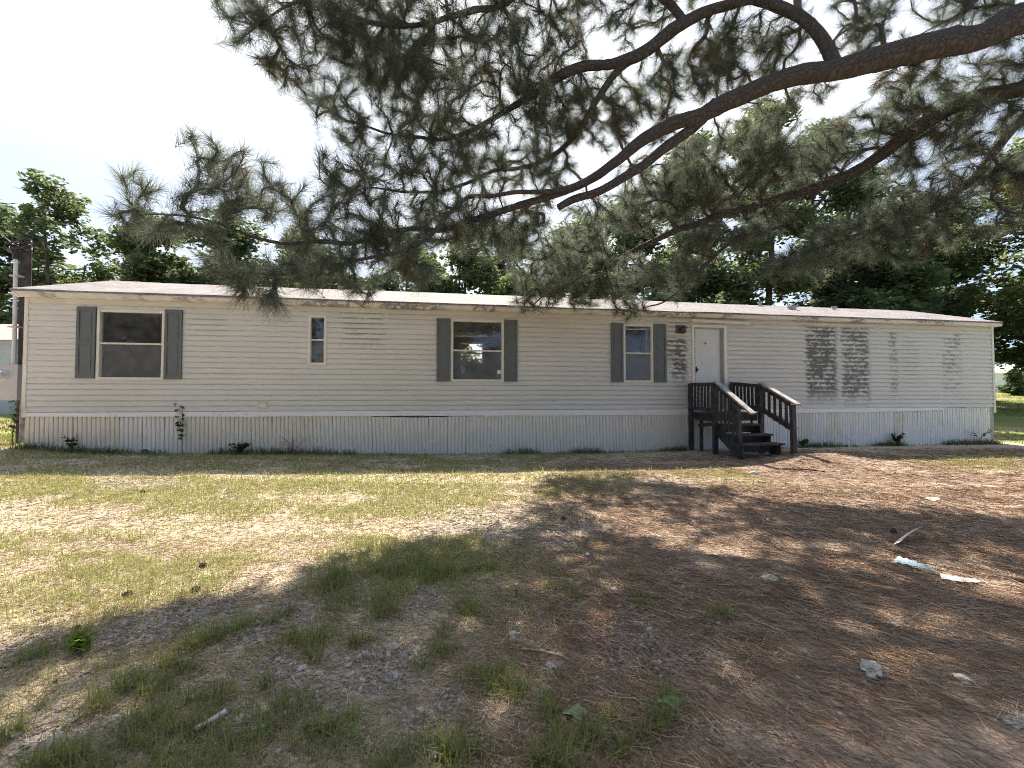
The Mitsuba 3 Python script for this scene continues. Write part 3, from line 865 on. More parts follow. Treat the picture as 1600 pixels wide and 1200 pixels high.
for k, (x, y, top, rx, cols, lab) in enumerate(((-14.4, 29, 12.6, 3.0, GREEN, 'taller green tree behind the dark ones left of the middle of the roof'), (-7.4, 30, 13.0, 3.2, GREEN, 'tall green tree far behind the small narrow window'),
        (-.6, 31, 12.8, 3.2, DARK, 'tall dark tree far behind the forked trunk'), (5.2, 31, 14.5, 3.4, GREEN, 'tall tree far behind the middle of the roof, right of the forked trunk'), (-10.2, 22.5, 8.0, 2.2, GREEN, 'small green tree close behind the roof left of the narrow window'),
        (-21.8, 31, 11.5, 3.0, DARK, 'dark tree far behind the round green one at left'), (30.0, 29, 13.0, 3.2, DARK, 'dark tree filling the gap between the oak and the pines'))):
    tree('deciduous_tree', lab, 'tree', x, y, top, rx, .10, 120 + k, cols, lobes=10, natt=170, per=44, size=.17, spread=.8)
for k, (x, y, top, rx, c0, cols, lab) in enumerate((
        (7.2, 25, 13.0, 2.8, .10, DARK, 'dark evergreen behind the roof above the narrow right window'),
        (11.6, 27, 18.0, 3.0, .16, GREEN, 'tall green pine behind the roof left of the front door'),
        (14.6, 24, 18.6, 2.8, .16, LIGHT, 'tallest light green pine behind the front door'),
        (18.4, 25, 18.0, 3.0, .14, DARK, 'tall dark pine behind the roof right of the front door'),
        (22.0, 26, 15.5, 3.2, .10, DARK, 'dense dark pine behind the mildewed end of the house'),
        (25.4, 25.5, 13.6, 2.9, .10, DARK, 'dense dark tree behind the right end of the roof'),
        (20.0, 22, 9.0, 3.2, .08, DARK, 'low dark tree filling the gap under the pines right of the door'),
        (10.0, 22, 8.6, 3.0, .08, DARK, 'low dark tree filling the gap under the pines left of the door'))):
    tree('background_pine', lab, 'tree', x, y, top, rx, c0, 40 + k, cols, lobes=12, natt=210, per=46, size=.16, spread=.75, trunk_r=.24)
tree('oak_tree', 'large oak with pale sunlit leaves standing beyond the right end of the house', 'tree', 27.6, 20.5, 14.5, 4.6, .26, 61, LIGHT, lobes=14, natt=260, per=46, size=.15, spread=.7, trunk_r=.35)
tree('deciduous_tree', 'dark tree low behind the oak at the right edge', 'tree', 33.0, 26, 9.0, 2.6, .22, 62, DARK, lobes=8, natt=130, per=45, size=.16, spread=.75)
tree('shrub', 'small dark shrub in front of the distant white building', 'shrub', 40.6, 33.5, 3.3, .8, .05, 63, GREEN, lobes=5, natt=60, per=30, size=.12, spread=.4, trunk_r=.04)
# woods across the lane behind the viewer, seen only as reflections in the window panes
for k, (x, y, top) in enumerate(((-17, -9, 12), (-11, -13, 14), (-4, -15, 13), (3, -14, 12), (10, -15, 14), (-24, -6, 11), (-20, -14, 15), (-29, -9, 14))):
    tree('roadside_tree', f'roadside tree mirrored in the window panes', 'tree', x, y, top, 3.9, .08, 80 + k, GREEN, lobes=9, natt=110, per=40, size=.26, spread=1.1, group='trees across from the house, mirrored in its windows')

# ------------------------------------------------------------------ the near pine
PT = thing('pine_tree', 'near pine whose thick limbs and long needles hang over the yard from the right', 'pine tree')
LIMBS = {
    'L1': [ (7.53,5.30,6.47,0.195), (6.81,5.40,6.28,0.176), (5.89,5.50,6.06,0.165), (5.11,5.60,5.93,0.158), (4.57,5.70,5.86,0.150), (4.01,5.80,5.81,0.124), (3.42,5.90,5.66,0.116), (2.68,6.10,5.46,0.120), (1.97,6.30,5.16,0.096), (1.32,6.50,4.79,0.080), (0.61,6.50,4.47,0.068), (0.00,6.40,4.21,0.060), (-0.75,6.01,3.78,0.050), (-1.38,5.54,3.51,0.044), (-1.90,5.09,3.21,0.036), (-2.27,4.58,2.98,0.028), (-2.64,4.24,2.95,0.028), (-2.98,4.08,3.05,0.020), (-3.27,4.00,3.08,0.014), (-3.51,3.92,3.02,0.008) ],
    'L2': [ (4.57,5.70,5.86,0.094), (4.43,5.80,6.39,0.083), (4.23,5.90,6.81,0.079), (3.79,6.00,7.11,0.075), (3.18,6.10,7.19,0.075), (2.54,6.20,6.94,0.092), (2.08,6.30,6.65,0.092), (1.61,6.40,6.53,0.072), (1.01,6.40,6.40,0.072), (0.41,6.50,6.17,0.056), (-0.20,6.43,5.76,0.044), (-0.76,6.11,5.24,0.036), (-1.27,5.80,4.95,0.028), (-1.72,5.49,4.85,0.020), (-1.98,5.26,4.78,0.010) ],
    'L3': [ (3.01,6.00,5.56,0.083), (2.77,6.15,5.36,0.075), (2.36,6.30,5.10,0.074), (1.85,6.40,4.75,0.068), (1.41,6.45,4.51,0.062), (1.06,6.50,4.39,0.056), (0.74,6.50,4.26,0.053) ],
    'L4': [ (8.20,5.80,5.83,0.128), (7.53,6.00,5.83,0.116), (7.10,6.20,5.85,0.112), (6.82,6.40,5.77,0.101), (6.51,6.60,5.58,0.090), (6.09,6.90,5.26,0.083), (5.61,7.20,5.02,0.075), (4.91,7.50,4.87,0.068), (3.95,7.70,4.70,0.060), (3.19,7.90,4.44,0.050), (2.64,8.51,4.32,0.040), (1.92,8.85,4.08,0.030), (1.11,8.92,3.69,0.025), (0.40,8.54,3.15,0.010) ],
    'L5': [ (9.25,6.40,6.30,0.098), (8.56,6.50,6.07,0.090), (8.17,6.60,5.72,0.083), (7.80,6.70,5.20,0.075), (7.42,6.80,4.69,0.064), (6.87,6.90,4.37,0.049), (6.22,6.90,4.15,0.038), (5.47,6.90,3.91,0.028), (4.82,6.90,3.61,0.022), (4.33,6.90,3.29,0.009) ],
    'L6': [ (5.50,7.20,4.81,0.030), (4.93,7.20,4.38,0.026), (4.25,7.20,4.12,0.024), (3.69,7.20,3.87,0.030), (3.24,7.20,3.45,0.025), (2.79,7.20,3.06,0.018), (2.39,7.72,2.86,0.008) ],
    'L7': [ (2.64,6.20,6.94,0.064), (2.02,6.40,7.80,0.060), (1.01,6.40,7.95,0.056), (0.00,6.30,7.44,0.050), (-0.92,5.85,6.73,0.044), (-1.40,5.54,6.36,0.040), (-1.96,5.18,6.10,0.030), (-2.38,4.85,5.97,0.030), (-2.71,4.64,5.67,0.018), (-3.02,4.56,5.34,0.008) ],
    'L8': [ (2.03,6.30,6.63,0.060), (1.62,6.45,6.36,0.052), (1.23,6.55,5.84,0.044), (0.84,6.70,5.34,0.036), (0.31,6.70,5.06,0.032), (-0.41,6.50,4.80,0.026), (-1.05,6.14,4.34,0.024), (-1.61,5.74,4.14,0.016), (-2.03,5.44,3.99,0.008) ],
    'L9': [ (1.32,6.50,4.77,0.040), (0.29,6.30,4.42,0.036), (-0.55,5.89,4.12,0.030), (-0.87,5.56,3.75,0.025), (-1.29,5.18,3.13,0.030), (-1.89,4.68,2.81,0.022), (-2.37,4.24,2.57,0.015), (-2.66,4.08,2.55,0.008) ],
}
CL=[ (-3.72,4.08,3.42,0.15,0.20), (-3.62,3.96,2.98,0.23,0.17), (-3.30,4.40,3.86,0.15,0.24), (-3.01,4.40,3.77,0.18,0.24), (-3.05,4.16,3.28,0.32,0.22), (-2.74,4.40,3.51,0.35,0.30), (-2.38,4.63,3.37,0.39,0.26), (-2.13,4.87,3.83,0.30,0.25), (-1.90,5.09,3.54,0.43,0.31), (-3.11,4.00,2.81,0.34,0.12), (-2.79,4.04,2.54,0.28,0.16), (-2.65,4.00,2.33,0.15,0.10), (-2.35,4.00,2.21,0.11,0.10), (-2.30,4.24,2.57,0.33,0.18), (-2.01,4.62,2.75,0.32,0.23), (-1.78,4.84,2.56,0.16,0.12), (-1.62,5.23,3.11,0.44,0.32), (-1.28,5.49,2.94,0.30,0.22), (-3.13,4.64,5.64,0.23,0.21), (-2.88,4.64,5.28,0.26,0.26), (-2.72,4.72,5.83,0.36,0.29), (-2.42,4.82,5.18,0.36,0.36), (-2.22,5.04,5.85,0.40,0.37), (-2.15,5.07,4.90,0.30,0.30), (-1.98,5.26,4.67,0.28,0.19), (-1.70,5.40,5.70,0.50,0.50), (-1.66,5.53,6.55,0.51,0.34), (-1.33,5.67,5.32,0.52,0.44), (-0.93,5.94,6.32,0.55,0.55), (-1.41,5.63,4.58,0.43,0.35), (-0.76,6.11,5.29,0.62,0.53), (-0.35,6.27,6.40,0.58,0.54), (0.00,6.50,7.37,0.66,0.42), (0.31,6.60,6.04,0.53,0.45), (-0.91,5.85,4.33,0.59,0.36), (-0.10,6.46,4.96,0.60,0.40), (0.63,6.70,5.52,0.47,0.35), (1.04,6.60,7.41,0.53,0.35), (1.39,6.80,6.29,0.42,0.31), (1.92,6.80,5.96,0.38,0.27), (-1.80,5.25,3.98,0.40,0.29), (-0.49,6.31,3.68,0.45,0.29), (0.24,7.77,4.17,0.48,0.36), (0.68,8.75,3.98,0.75,0.54), (1.36,8.76,4.56,0.81,0.57), (0.46,8.47,3.26,0.44,0.26), (1.44,8.84,3.49,0.71,0.33), (2.20,8.62,3.83,0.58,0.45), (2.26,7.91,3.01,0.36,0.22), (1.80,7.71,4.65,0.62,0.36), (2.64,7.70,4.81,0.62,0.40), (2.31,7.40,5.14,0.50,0.34), (3.08,7.60,5.18,0.61,0.47), (3.56,7.60,5.60,0.68,0.51), (2.79,7.20,3.39,0.44,0.38), (3.45,7.40,4.05,0.50,0.30), (4.14,7.30,4.09,0.40,0.25), (4.97,7.40,5.41,0.66,0.52), (5.63,7.20,5.61,0.58,0.40), (4.34,7.30,5.90,0.58,0.45), (6.10,6.90,5.81,0.64,0.32), (6.73,6.90,5.21,0.55,0.36), (6.92,6.50,5.50,0.60,0.38), (7.30,6.20,6.05,0.52,0.19), (6.03,6.00,6.04,0.55,0.22), (6.41,5.80,6.81,0.62,0.18), (7.21,5.80,6.11,0.36,0.18), (3.47,6.30,6.93,0.48,0.29), (4.15,6.20,6.79,0.32,0.25), (3.27,6.30,6.37,0.43,0.23), (2.45,6.50,6.48,0.30,0.24), (5.30,6.00,6.86,0.37,0.22), (4.57,6.85,3.42,0.42,0.25), (5.14,6.90,3.72,0.55,0.36), (5.79,6.90,4.01,0.55,0.40), (6.44,6.90,4.17,0.55,0.40), (6.33,6.80,3.68,0.38,0.21), (6.99,6.80,4.54,0.54,0.42), (7.53,6.70,4.88,0.41,0.45), (7.81,6.60,4.20,0.26,0.26), (7.29,6.70,3.88,0.31,0.21), (8.01,6.50,4.83,0.30,0.40), (4.08,7.70,5.23,0.47,0.36), (-2.44,5.14,6.89,0.63,0.40), (-1.47,5.81,7.73,0.72,0.45), (-0.10,6.56,8.55,0.81,0.50), (1.51,6.80,8.81,0.84,0.52), (3.03,6.60,8.49,0.81,0.51), (4.46,6.40,8.37,0.79,0.49), (5.89,6.20,8.05,0.86,0.48), (7.12,6.00,7.73,0.83,0.46), (8.79,6.20,6.74,0.57,0.57), (9.20,6.40,4.97,0.59,0.59), (8.38,6.20,8.96,1.14,0.57), (5.78,6.60,9.78,1.22,0.61), (6.52,6.40,5.89,0.59,0.30), (7.30,6.30,5.42,0.39,0.39), (5.84,6.20,6.05,0.38,0.19), (4.76,6.60,6.14,0.30,0.20), (3.69,7.90,4.96,0.61,0.49), (4.85,7.80,4.67,0.48,0.29), (-0.97,6.22,3.89,0.48,0.29), (-2.16,4.64,3.09,0.36,0.21), (-1.46,5.81,5.75,0.54,0.45), (0.85,6.80,6.07,0.52,0.42), (-1.99,5.26,5.92,0.49,0.40), (0.53,6.70,6.86,0.62,0.52), (2.08,6.60,7.41,0.51,0.30), (-1.03,6.00,3.84,0.55,0.31), (-1.53,5.47,3.39,0.42,0.24), (-0.31,6.68,4.13,0.51,0.31), (0.34,7.19,4.35,0.49,0.27), (2.96,6.50,6.54,0.40,0.24), (3.82,6.40,6.20,0.35,0.18), (4.57,7.50,5.61,0.46,0.35), (2.59,6.60,6.14,0.41,0.24), (3.22,6.40,6.82,0.39,0.26), (3.27,6.50,6.28,0.40,0.24), (4.03,6.40,6.56,0.39,0.22), (2.13,6.80,6.29,0.46,0.27), (1.06,6.80,5.85,0.46,0.29), (1.73,6.90,5.76,0.42,0.25), (0.86,6.90,5.10,0.38,0.23), (0.42,6.70,4.72,0.41,0.21), (0.00,7.54,4.26,0.46,0.23), (2.52,7.00,5.82,0.30,0.19), (5.01,6.00,6.57,0.37,0.22), (7.06,5.90,6.48,0.45,0.22), (2.23,7.00,10.30,1.29,0.65) ]
r = np.random.default_rng(3)
nodes, dirs, rads = [], [], []
for k, pts in LIMBS.items():
    L = sum(np.linalg.norm(np.diff(np.array(pts)[:, :3], axis=0), axis=1))
    s = spline(pts, int(L / .10) + 4)
    s[:, 3] = np.interp(np.linspace(0, 1, len(s)), np.linspace(0, 1, len(pts)), [p[3] for p in pts])
    wob = (meshkit.noise(np.stack([np.arange(len(s)) * .22, np.full(len(s), ord(k[1])), np.zeros(len(s))], -1), 3) - .5)
    s[:, 2] += wob * .10
    m = tube(s[:, :3], s[:, 3] * (1 + .16 * wob), 14, wob=.035, r=r)
    add('limb', m, 'm_bark', PT, smooth=50)
    d = np.gradient(s[:, :3], axis=0)
    d /= np.linalg.norm(d, axis=1, keepdims=True)
    if k == 'L3':
        continue
    nodes += list(s[:, :3]); dirs += list(d); rads += list(s[:, 3])
tr = spline([(9.6, 5.6, -.3, .36), (9.55, 5.6, 2.0, .31), (9.5, 5.65, 5.0, .28), (9.45, 5.6, 8.5, .22), (9.5, 5.6, 12.0, .14), (9.4, 5.7, 14, .05)], 60)
add('trunk', tube(tr[:, :3], tr[:, 3], 20, wob=.03, r=r), 'm_bark', PT, smooth=50)
for a, b, ra in (((9.5, 5.6, 6.5), LIMBS['L1'][0], .27), ((9.5, 5.65, 5.6), LIMBS['L4'][0], .18), ((9.5, 5.7, 6.4), LIMBS['L5'][0], .14)):
    add('limb', tube(spline([(*a, ra), tuple((np.array(a) + np.array(b[:3])) / 2 + [0, 0, .06]) + (ra,), b], 12)[:, :3], ra, 14, wob=.03, r=r), 'm_bark', PT, smooth=50)
nodes += list(tr[20:, :3]); dirs += [np.array([0, 0, 1.0])] * 40; rads += list(tr[20:, 3])
att = []
for (x, y, z, rx, rz) in CL:
    n = max(8, int(np.pi * rx * rz * 102))
    p = r.normal(size=(n, 3))
    p /= np.linalg.norm(p, axis=1, keepdims=True)
    p *= r.random((n, 1)) ** .4
    att.append(np.array([x, y, z]) + p * np.array([rx, .65 * (rx + rz), rz]) * 1.12)
q = r.random((950, 3)) * np.array([11.0, 4.6, 2.6]) + np.array([-1.6, 4.2, 7.4])
att.append(q[q[:, 2] > 1.6 + .98 * q[:, 1]])
att = np.vstack(att)
paths, A, Rr, endd = grow(nodes, dirs, rads, att, r, step=.14, droop=.05, wig=.045, tip=.0050, expo=2.4)
br = [tube(A[p], np.minimum(Rr[p], Rr[p[1]] * 1.15), 5 if Rr[p[1]] < .02 else 7, cap=False) for p in paths]
add('branch', cat(br), 'm_twig', PT, smooth=True, kind='stuff')
# needle tufts round the last part of every shoot
NT = 88
nT = len(att)
dirn = endd + np.array([0, 0, .15]) + r.normal(0, .15, endd.shape)
dirn /= np.linalg.norm(dirn, axis=1, keepdims=True)
Ls = r.uniform(.16, .40, nT)
s = r.random((nT, NT)) ** .75
base = att[:, None] - dirn[:, None] * (Ls[:, None] * (1 - s))[..., None]
a1 = np.cross(dirn, [0.31, .77, .55]); a1 /= np.linalg.norm(a1, axis=1, keepdims=True)
a2 = np.cross(dirn, a1)
ph = r.uniform(0, 2 * np.pi, (nT, NT))
op = np.radians(r.uniform(18, 66, (nT, NT)) * (1.15 - .45 * s))
nd = np.cos(op)[..., None] * dirn[:, None] + np.sin(op)[..., None] * (np.cos(ph)[..., None] * a1[:, None] + np.sin(ph)[..., None] * a2[:, None])
ln = r.uniform(.16, .26, (nT, NT)) * r.uniform(.85, 1.15, (nT, 1))
tipp = base + nd * ln[..., None] + np.array([0, 0, -.03]) * r.random((nT, NT))[..., None]
mid = base + nd * ln[..., None] * .5 + np.array([0, 0, .006])
sv = np.cross(nd, r.normal(size=(nT, NT, 3)))
sv /= np.linalg.norm(sv, axis=2, keepdims=True)
w = .0022
v = np.stack([base - sv * w, base + sv * w, tipp], 2).reshape(-1, 3)
f = np.arange(nT * NT * 3).reshape(-1, 3)
old = r.random((nT, 1, 1)) < .03
c = np.where(old, np.array([.14, .095, .055]), np.array([.148, .176, .138])) * np.exp(r.normal(0, .22, (nT, 1, 1))) * np.exp(r.normal(0, .18, (nT, NT, 1)))
add('needles', (v, f), 'm_needle', PT, color=np.repeat(c.reshape(-1, 3), 3, 0), kind='stuff')


# ------------------------------------------------------------------ ground cover
def sample_yard(n, y0, y1, r):
    y = np.sqrt(r.uniform(y0**2, y1**2, n))
    x = r.uniform(-1.32, 1.32, n) * y + r.uniform(-.9, .9, n)
    return x, y


def inhouse(x, y):
    u = (x - HX) * HC + (y - HY) * HS
    v = (x - HX) * HS - (y - HY) * HC
    return (u > -.05) & (u < HL + .05) & (v < .03) & (v > -HD - .1)


def nz(x, y, f, seed):
    return meshkit.fbm(np.stack([x * f, y * f, x * 0], -1), 3, seed)


def straw_w(x, y):
    w = nz(x, y, .8, 21) - .5
    return sst(-.35, .45, x - (.10 * y - .25) + 1.3 * w) * sst(9.9, 8.6, y - .155 * (x - 3) - 1.6 * w)


def gravel_w(x, y):
    g = np.zeros_like(x)
    for (gx, gy, rx, ry) in GRAVEL:
        g = np.maximum(g, np.exp(-((x - gx) / (rx * 1.2)) ** 2 - ((y - gy) / (ry * 1.2)) ** 2))
    return sst(.35, .7, g + .7 * (nz(x, y, 5, 22) - .5))


def lawn_w(x, y):
    v = (x - HX) * HS - (y - HY) * HC
    u = (x - HX) * HC + (y - HY) * HS
    n = nz(x, y, .7, 23)
    left = sst(.9, -1.2, x - .12 * y + 1.6 * (n - .5)) * (.5 + .5 * sst(2.4, 3.6, y))
    strip = np.exp(-((v - 2.9) / .7) ** 2) * (u < 13.6) + np.exp(-((v - 2.6) / .7) ** 2) * (u > 17.5)
    patch = sst(.22, .50, nz(x, y, 2.2, 24))
    bare = sst(.56, .70, nz(x, y * 2.2, .8, 25))
    near = np.exp(-(np.maximum(v, 0) / .28) ** 2) * .5
    return np.clip(left * patch * (1 - .85 * bare) + .8 * strip * sst(.3, .5, nz(x, y, 1.5, 26)) + near, 0, 1)


def blades(x, y, hgt, wid, cols, r, lean=.5):
    n = len(x)
    p0 = np.stack([x, y, ground_z(x, y) - .006], 1)
    a = r.uniform(0, 2 * np.pi, n)
    l = np.abs(r.normal(0, lean, n))
    d = np.stack([np.cos(a) * l, np.sin(a) * l, np.ones(n)], 1)
    d /= np.linalg.norm(d, axis=1, keepdims=True)
    p1 = p0 + d * (hgt * .55)[:, None]
    d2 = d + np.stack([np.cos(a), np.sin(a), -np.ones(n) * .6], 1) * (l * r.uniform(.3, 1.2, n))[:, None]
    d2 /= np.linalg.norm(d2, axis=1, keepdims=True)
    p2 = p1 + d2 * (hgt * .5)[:, None]
    side = np.stack([-np.sin(a), np.cos(a), r.normal(0, .2, n)], 1)
    return ribbons(p0, p1, p2, wid, cols, flat=side)


def merge(parts):
    vs, fs, cs, o = [], [], [], 0
    for (v, f), c in parts:
        vs.append(v); fs.append(f + o); cs.append(c); o += len(v)
    return (np.vstack(vs), np.vstack(fs)), np.vstack(cs)


r = np.random.default_rng(9)
G = []
for y0, y1, n, hh, ww in ((.7, 2.6, 56000, .055, .0032), (2.6, 4.2, 110000, .055, .0038), (4.2, 6.5, 120000, .052, .0055), (6.5, 10.5, 110000, .055, .008)):
    x, y = sample_yard(n, y0, y1, r)
    ok = (r.random(n) < lawn_w(x, y) * (1 - .8 * gravel_w(x, y))) & ~inhouse(x, y)
    x, y = x[ok], y[ok]
    k = r.random((len(x), 1)); dry = r.random((len(x), 1)) < .30
    col = np.where(dry, np.array([.34, .29, .15]), np.array([.19, .245, .065]) * (1 - k) + np.array([.38, .42, .15]) * k)
    G.append(blades(x, y, hh * np.exp(r.normal(0, .35, len(x))), np.full(len(x), ww), col, r, .7))
# taller crabgrass clumps
for (cx, cy, rx, ry) in CLUMP:
    n = int(110 + 4200 * rx * ry * 3.1)
    q = r.normal(size=(n, 2)) * .55
    # gather into tussocks
    ts = r.normal(size=(max(2, int(60 * rx * ry) + 3), 2)) * .55
    q = ts[r.integers(0, len(ts), n)] * 1.25 + q * .55
    x, y = cx + q[:, 0] * rx, cy + q[:, 1] * ry
    k = r.random((n, 1)); dry = r.random((n, 1)) < .22
    col = np.where(dry, np.array([.32, .27, .14]), np.array([.12, .165, .058]) * (1 - k) + np.array([.31, .35, .13]) * k)
    G.append(blades(x, y, r.uniform(.04, .13, n) * (1.3 if rx > .12 else 1.0), r.uniform(.0028, .0052, n), col, r, 1.05))
# ragged weeds along the foot of the skirting
n = 9000
u_ = r.uniform(0, HL, n); v_ = .03 + np.abs(r.normal(0, .12, n))
dens = sst(.38, .68, meshkit.fbm(np.stack([u_ * 1.3, u_ * 0, u_ * 0], -1), 3, 61))
ok = (r.random(n) < .12 + .88 * dens) & ~((u_ > 14.1) & (u_ < 15.5))
u_, v_, dens = u_[ok], v_[ok], dens[ok]
x, y = HX + u_ * HC + v_ * HS, HY + u_ * HS - v_ * HC
k = r.random((len(x), 1)); dry = r.random((len(x), 1)) < .35
G.append(blades(x, y, r.uniform(.04, .12, len(x)) * (.7 + 1.1 * dens), np.full(len(x), .009), np.where(dry, np.array([.24, .20, .12]), np.array([.05, .08, .03]) * (1 - k) + np.array([.12, .15, .06]) * k), r, .6))
# far lawns beside and behind the house
for (x0, x1, y0, y1, n) in ((-18, -9.9, 9.0, 22, 16000), (14.2, 46, 11.5, 38, 34000)):
    x, y = r.uniform(x0, x1, n), r.uniform(y0, y1, n)
    ok = ~inhouse(x, y) & (nz(x, y, .3, 27) < .62)
    x, y = x[ok], y[ok]
    k = r.random((len(x), 1))
    G.append(blades(x, y, r.uniform(.04, .10, len(x)), r.uniform(.015, .03, len(x)), np.array([.10, .15, .035]) * (1 - k) + np.array([.19, .23, .07]) * k, r, .6))
m, c = merge(G)
add('grass', m, 'm_grass', color=c, kind='stuff', label='short yellow-green grass and darker crabgrass clumps growing through the yard')

# dry thatch lying over the sunlit yard
Q = []
for y0, y1, n, ww in ((.7, 2.6, 20000, .0028), (2.6, 4.2, 34000, .0034), (4.2, 6.5, 34000, .005), (6.5, 10, 26000, .008)):
    x, y = sample_yard(n, y0, y1, r)
    ok = (r.random(n) < (1 - .85 * straw_w(x, y)) * (1 - .35 * gravel_w(x, y))) & ~inhouse(x, y)
    x, y = x[ok], y[ok]
    n = len(x)
    a = r.uniform(0, 2 * np.pi, n); L = r.uniform(.04, .10, n)
    p0 = np.stack([x, y, ground_z(x, y) + .002], 1)
    d = np.stack([np.cos(a), np.sin(a), r.uniform(0, .35, n)], 1)
    p1 = p0 + d * (L * .5)[:, None]
    p2 = p0 + (d + np.stack([r.normal(0, .3, n), r.normal(0, .3, n), -.15 + 0 * a], 1)) * L[:, None]
    t = r.random((n, 1))
    Q.append(ribbons(p0, p1, p2, np.full(n, ww), np.array([.27, .21, .145]) * (1 - t) + np.array([.53, .46, .34]) * t))
m, c = merge(Q)
add('dry_grass', m, 'm_litter', color=c, kind='stuff', label='dead straw-coloured thatch lying between the grass')

# fallen pine needles
Q = []
for y0, y1, n, ww in ((.7, 2.6, 48000, .0024), (2.6, 4.2, 58000, .0030), (4.2, 6.5, 52000, .0042), (6.5, 10.6, 40000, .007)):
    x, y = sample_yard(n, y0, y1, r)
    ok = (r.random(n) < np.where(y < 3.1, .34, .16) + .66 * straw_w(x, y) * (1 - .2 * gravel_w(x, y)) * (.35 + .65 * sst(.35, .6, nz(x, y, 2.5, 31)))) & ~inhouse(x, y)
    x, y = x[ok], y[ok]
    n = len(x)
    a = -.6 + .75 * r.normal(size=n) + 1.5 * (nz(x, y, .8, 32) - .5) + np.pi * (r.random(n) < .5)
    L = r.uniform(.09, .20, n)
    p0 = np.stack([x, y, ground_z(x, y) + r.uniform(.001, .018, n)], 1)
    d = np.stack([np.cos(a), np.sin(a), r.normal(0, .10, n)], 1)
    bend = np.stack([-np.sin(a), np.cos(a), 0 * a], 1) * r.normal(0, .16, n)[:, None]
    p1 = p0 + (d * .5 + bend * .6) * L[:, None]
    p2 = p0 + (d + bend * .3) * L[:, None]
    for p in (p1, p2):
        p[:, 2] = np.maximum(p[:, 2], ground_z(p[:, 0], p[:, 1]) + .002)
    t = r.random((n, 1)); g = r.random((n, 1)) < .25
    col = np.where(g, np.array([.40, .34, .26]), np.array([.095, .058, .040]) * (1 - t) + np.array([.35, .23, .15]) * t)
    Q.append(ribbons(p0, p1, p2, np.full(n, ww), col))
m, c = merge(Q)
add('pine_straw', m, 'm_litter', color=c, kind='stuff', label='fallen brown pine needles carpeting the right side of the yard')


# gravel
def stones(x, y, s, cols, r, sink=.25):
    ico = trimesh.creation.icosahedron()
    n = len(x)
    jit = 1 + r.uniform(-.32, .32, (n, 12, 1))
    sc = np.stack([s * r.uniform(.8, 1.5, n), s * r.uniform(.7, 1.1, n), s * r.uniform(.35, .7, n)], 1)
    v = ico.vertices[None] * jit * sc[:, None]
    a = r.uniform(0, 2 * np.pi, n)
    ca, sa = np.cos(a)[:, None], np.sin(a)[:, None]
    tl = r.normal(0, .35, (n, 1))
    vx, vy, vz = v[..., 0], v[..., 1], v[..., 2]
    vz2 = vz + tl * vx
    V = np.stack([vx * ca - vy * sa + x[:, None], vx * sa + vy * ca + y[:, None], vz2 + (ground_z(x, y) + sc[:, 2] * (1 - 2 * sink) * .5)[:, None]], -1)
    F = (np.arange(n)[:, None, None] * 12 + ico.faces[None]).reshape(-1, 3)
    return (V.reshape(-1, 3), F), np.repeat(cols, 12, 0)


Q = []
for y0, y1, n, s0 in ((1.4, 2.2, 44000, .0085), (2.2, 3.3, 42000, .0095), (3.3, 6.6, 30000, .012)):
    x, y = sample_yard(n, y0, y1, r)
    ok = r.random(n) < .04 + .96 * gravel_w(x, y) * (.3 + .7 * sst(.35, .55, nz(x, y, 6, 33)))
    ok &= (x < 1.6) & (nz(x, y, 3.5, 35) > .36)
    x, y = x[ok], y[ok]
    n = len(x)
    t = r.random((n, 1))
    Q.append(stones(x, y, s0 * np.exp(r.normal(0, .34, n)), (np.array([.13, .115, .10]) * (1 - t) + np.array([.36, .325, .285]) * t), r))
m, c = merge(Q)
add('gravel', m, 'm_litter', color=c, kind='stuff', label='grey crushed stone gravel in the bare tracks of the yard')

# brown leaf flakes
x, y = sample_yard(1500, 1.4, 9.5, r)
ok = ~inhouse(x, y) & (r.random(1500) < .25 + .75 * straw_w(x, y))
pts = np.stack([x[ok], y[ok], ground_z(x[ok], y[ok]) + .012], 1)
m, c = leaf_cloud(pts, 1, .001, .020, ((.20, .14, .09), (.46, .40, .33)), r, flat=.25)
add('fallen_leaves', m, 'm_litter', color=c, kind='stuff', label='small dry leaf flakes scattered on the pine straw')


# ------------------------------------------------------------------ single things lying about
def rock(x, y, s, label, col, flat=.5, seed=0):
    r = np.random.default_rng(seed + 500)
    m = trimesh.creation.icosphere(subdivisions=3)
    p = m.vertices
    nn = meshkit.fbm(p * 1.6 + seed, 4, seed) - .5
    p = np.sign(p) * np.abs(p) ** .8
    s = s * .8
    p = p * (1 + 1.5 * nn[:, None] + .5 * (meshkit.fbm(p * 5 + seed, 3, seed) - .5)[:, None]) * np.array([s * 1.3, s * .85, s * flat])
    a = r.uniform(0, 6.28)
    M = np.array([[math.cos(a), -math.sin(a), 0], [math.sin(a), math.cos(a), 0], [0, 0, 1]])
    p = p @ M.T + np.array([x, y, float(ground_z(x, y)) + s * flat * .45])
    cc = np.clip(meshkit.fbm(p * 60, 4, seed) * 1.4 - .2, 0, 1)[:, None]
    c = np.array(col) * (.55 + .7 * cc)
    add('rock', (p, m.faces), 'm_litter', smooth=False, color=c, label=label, category='rock')


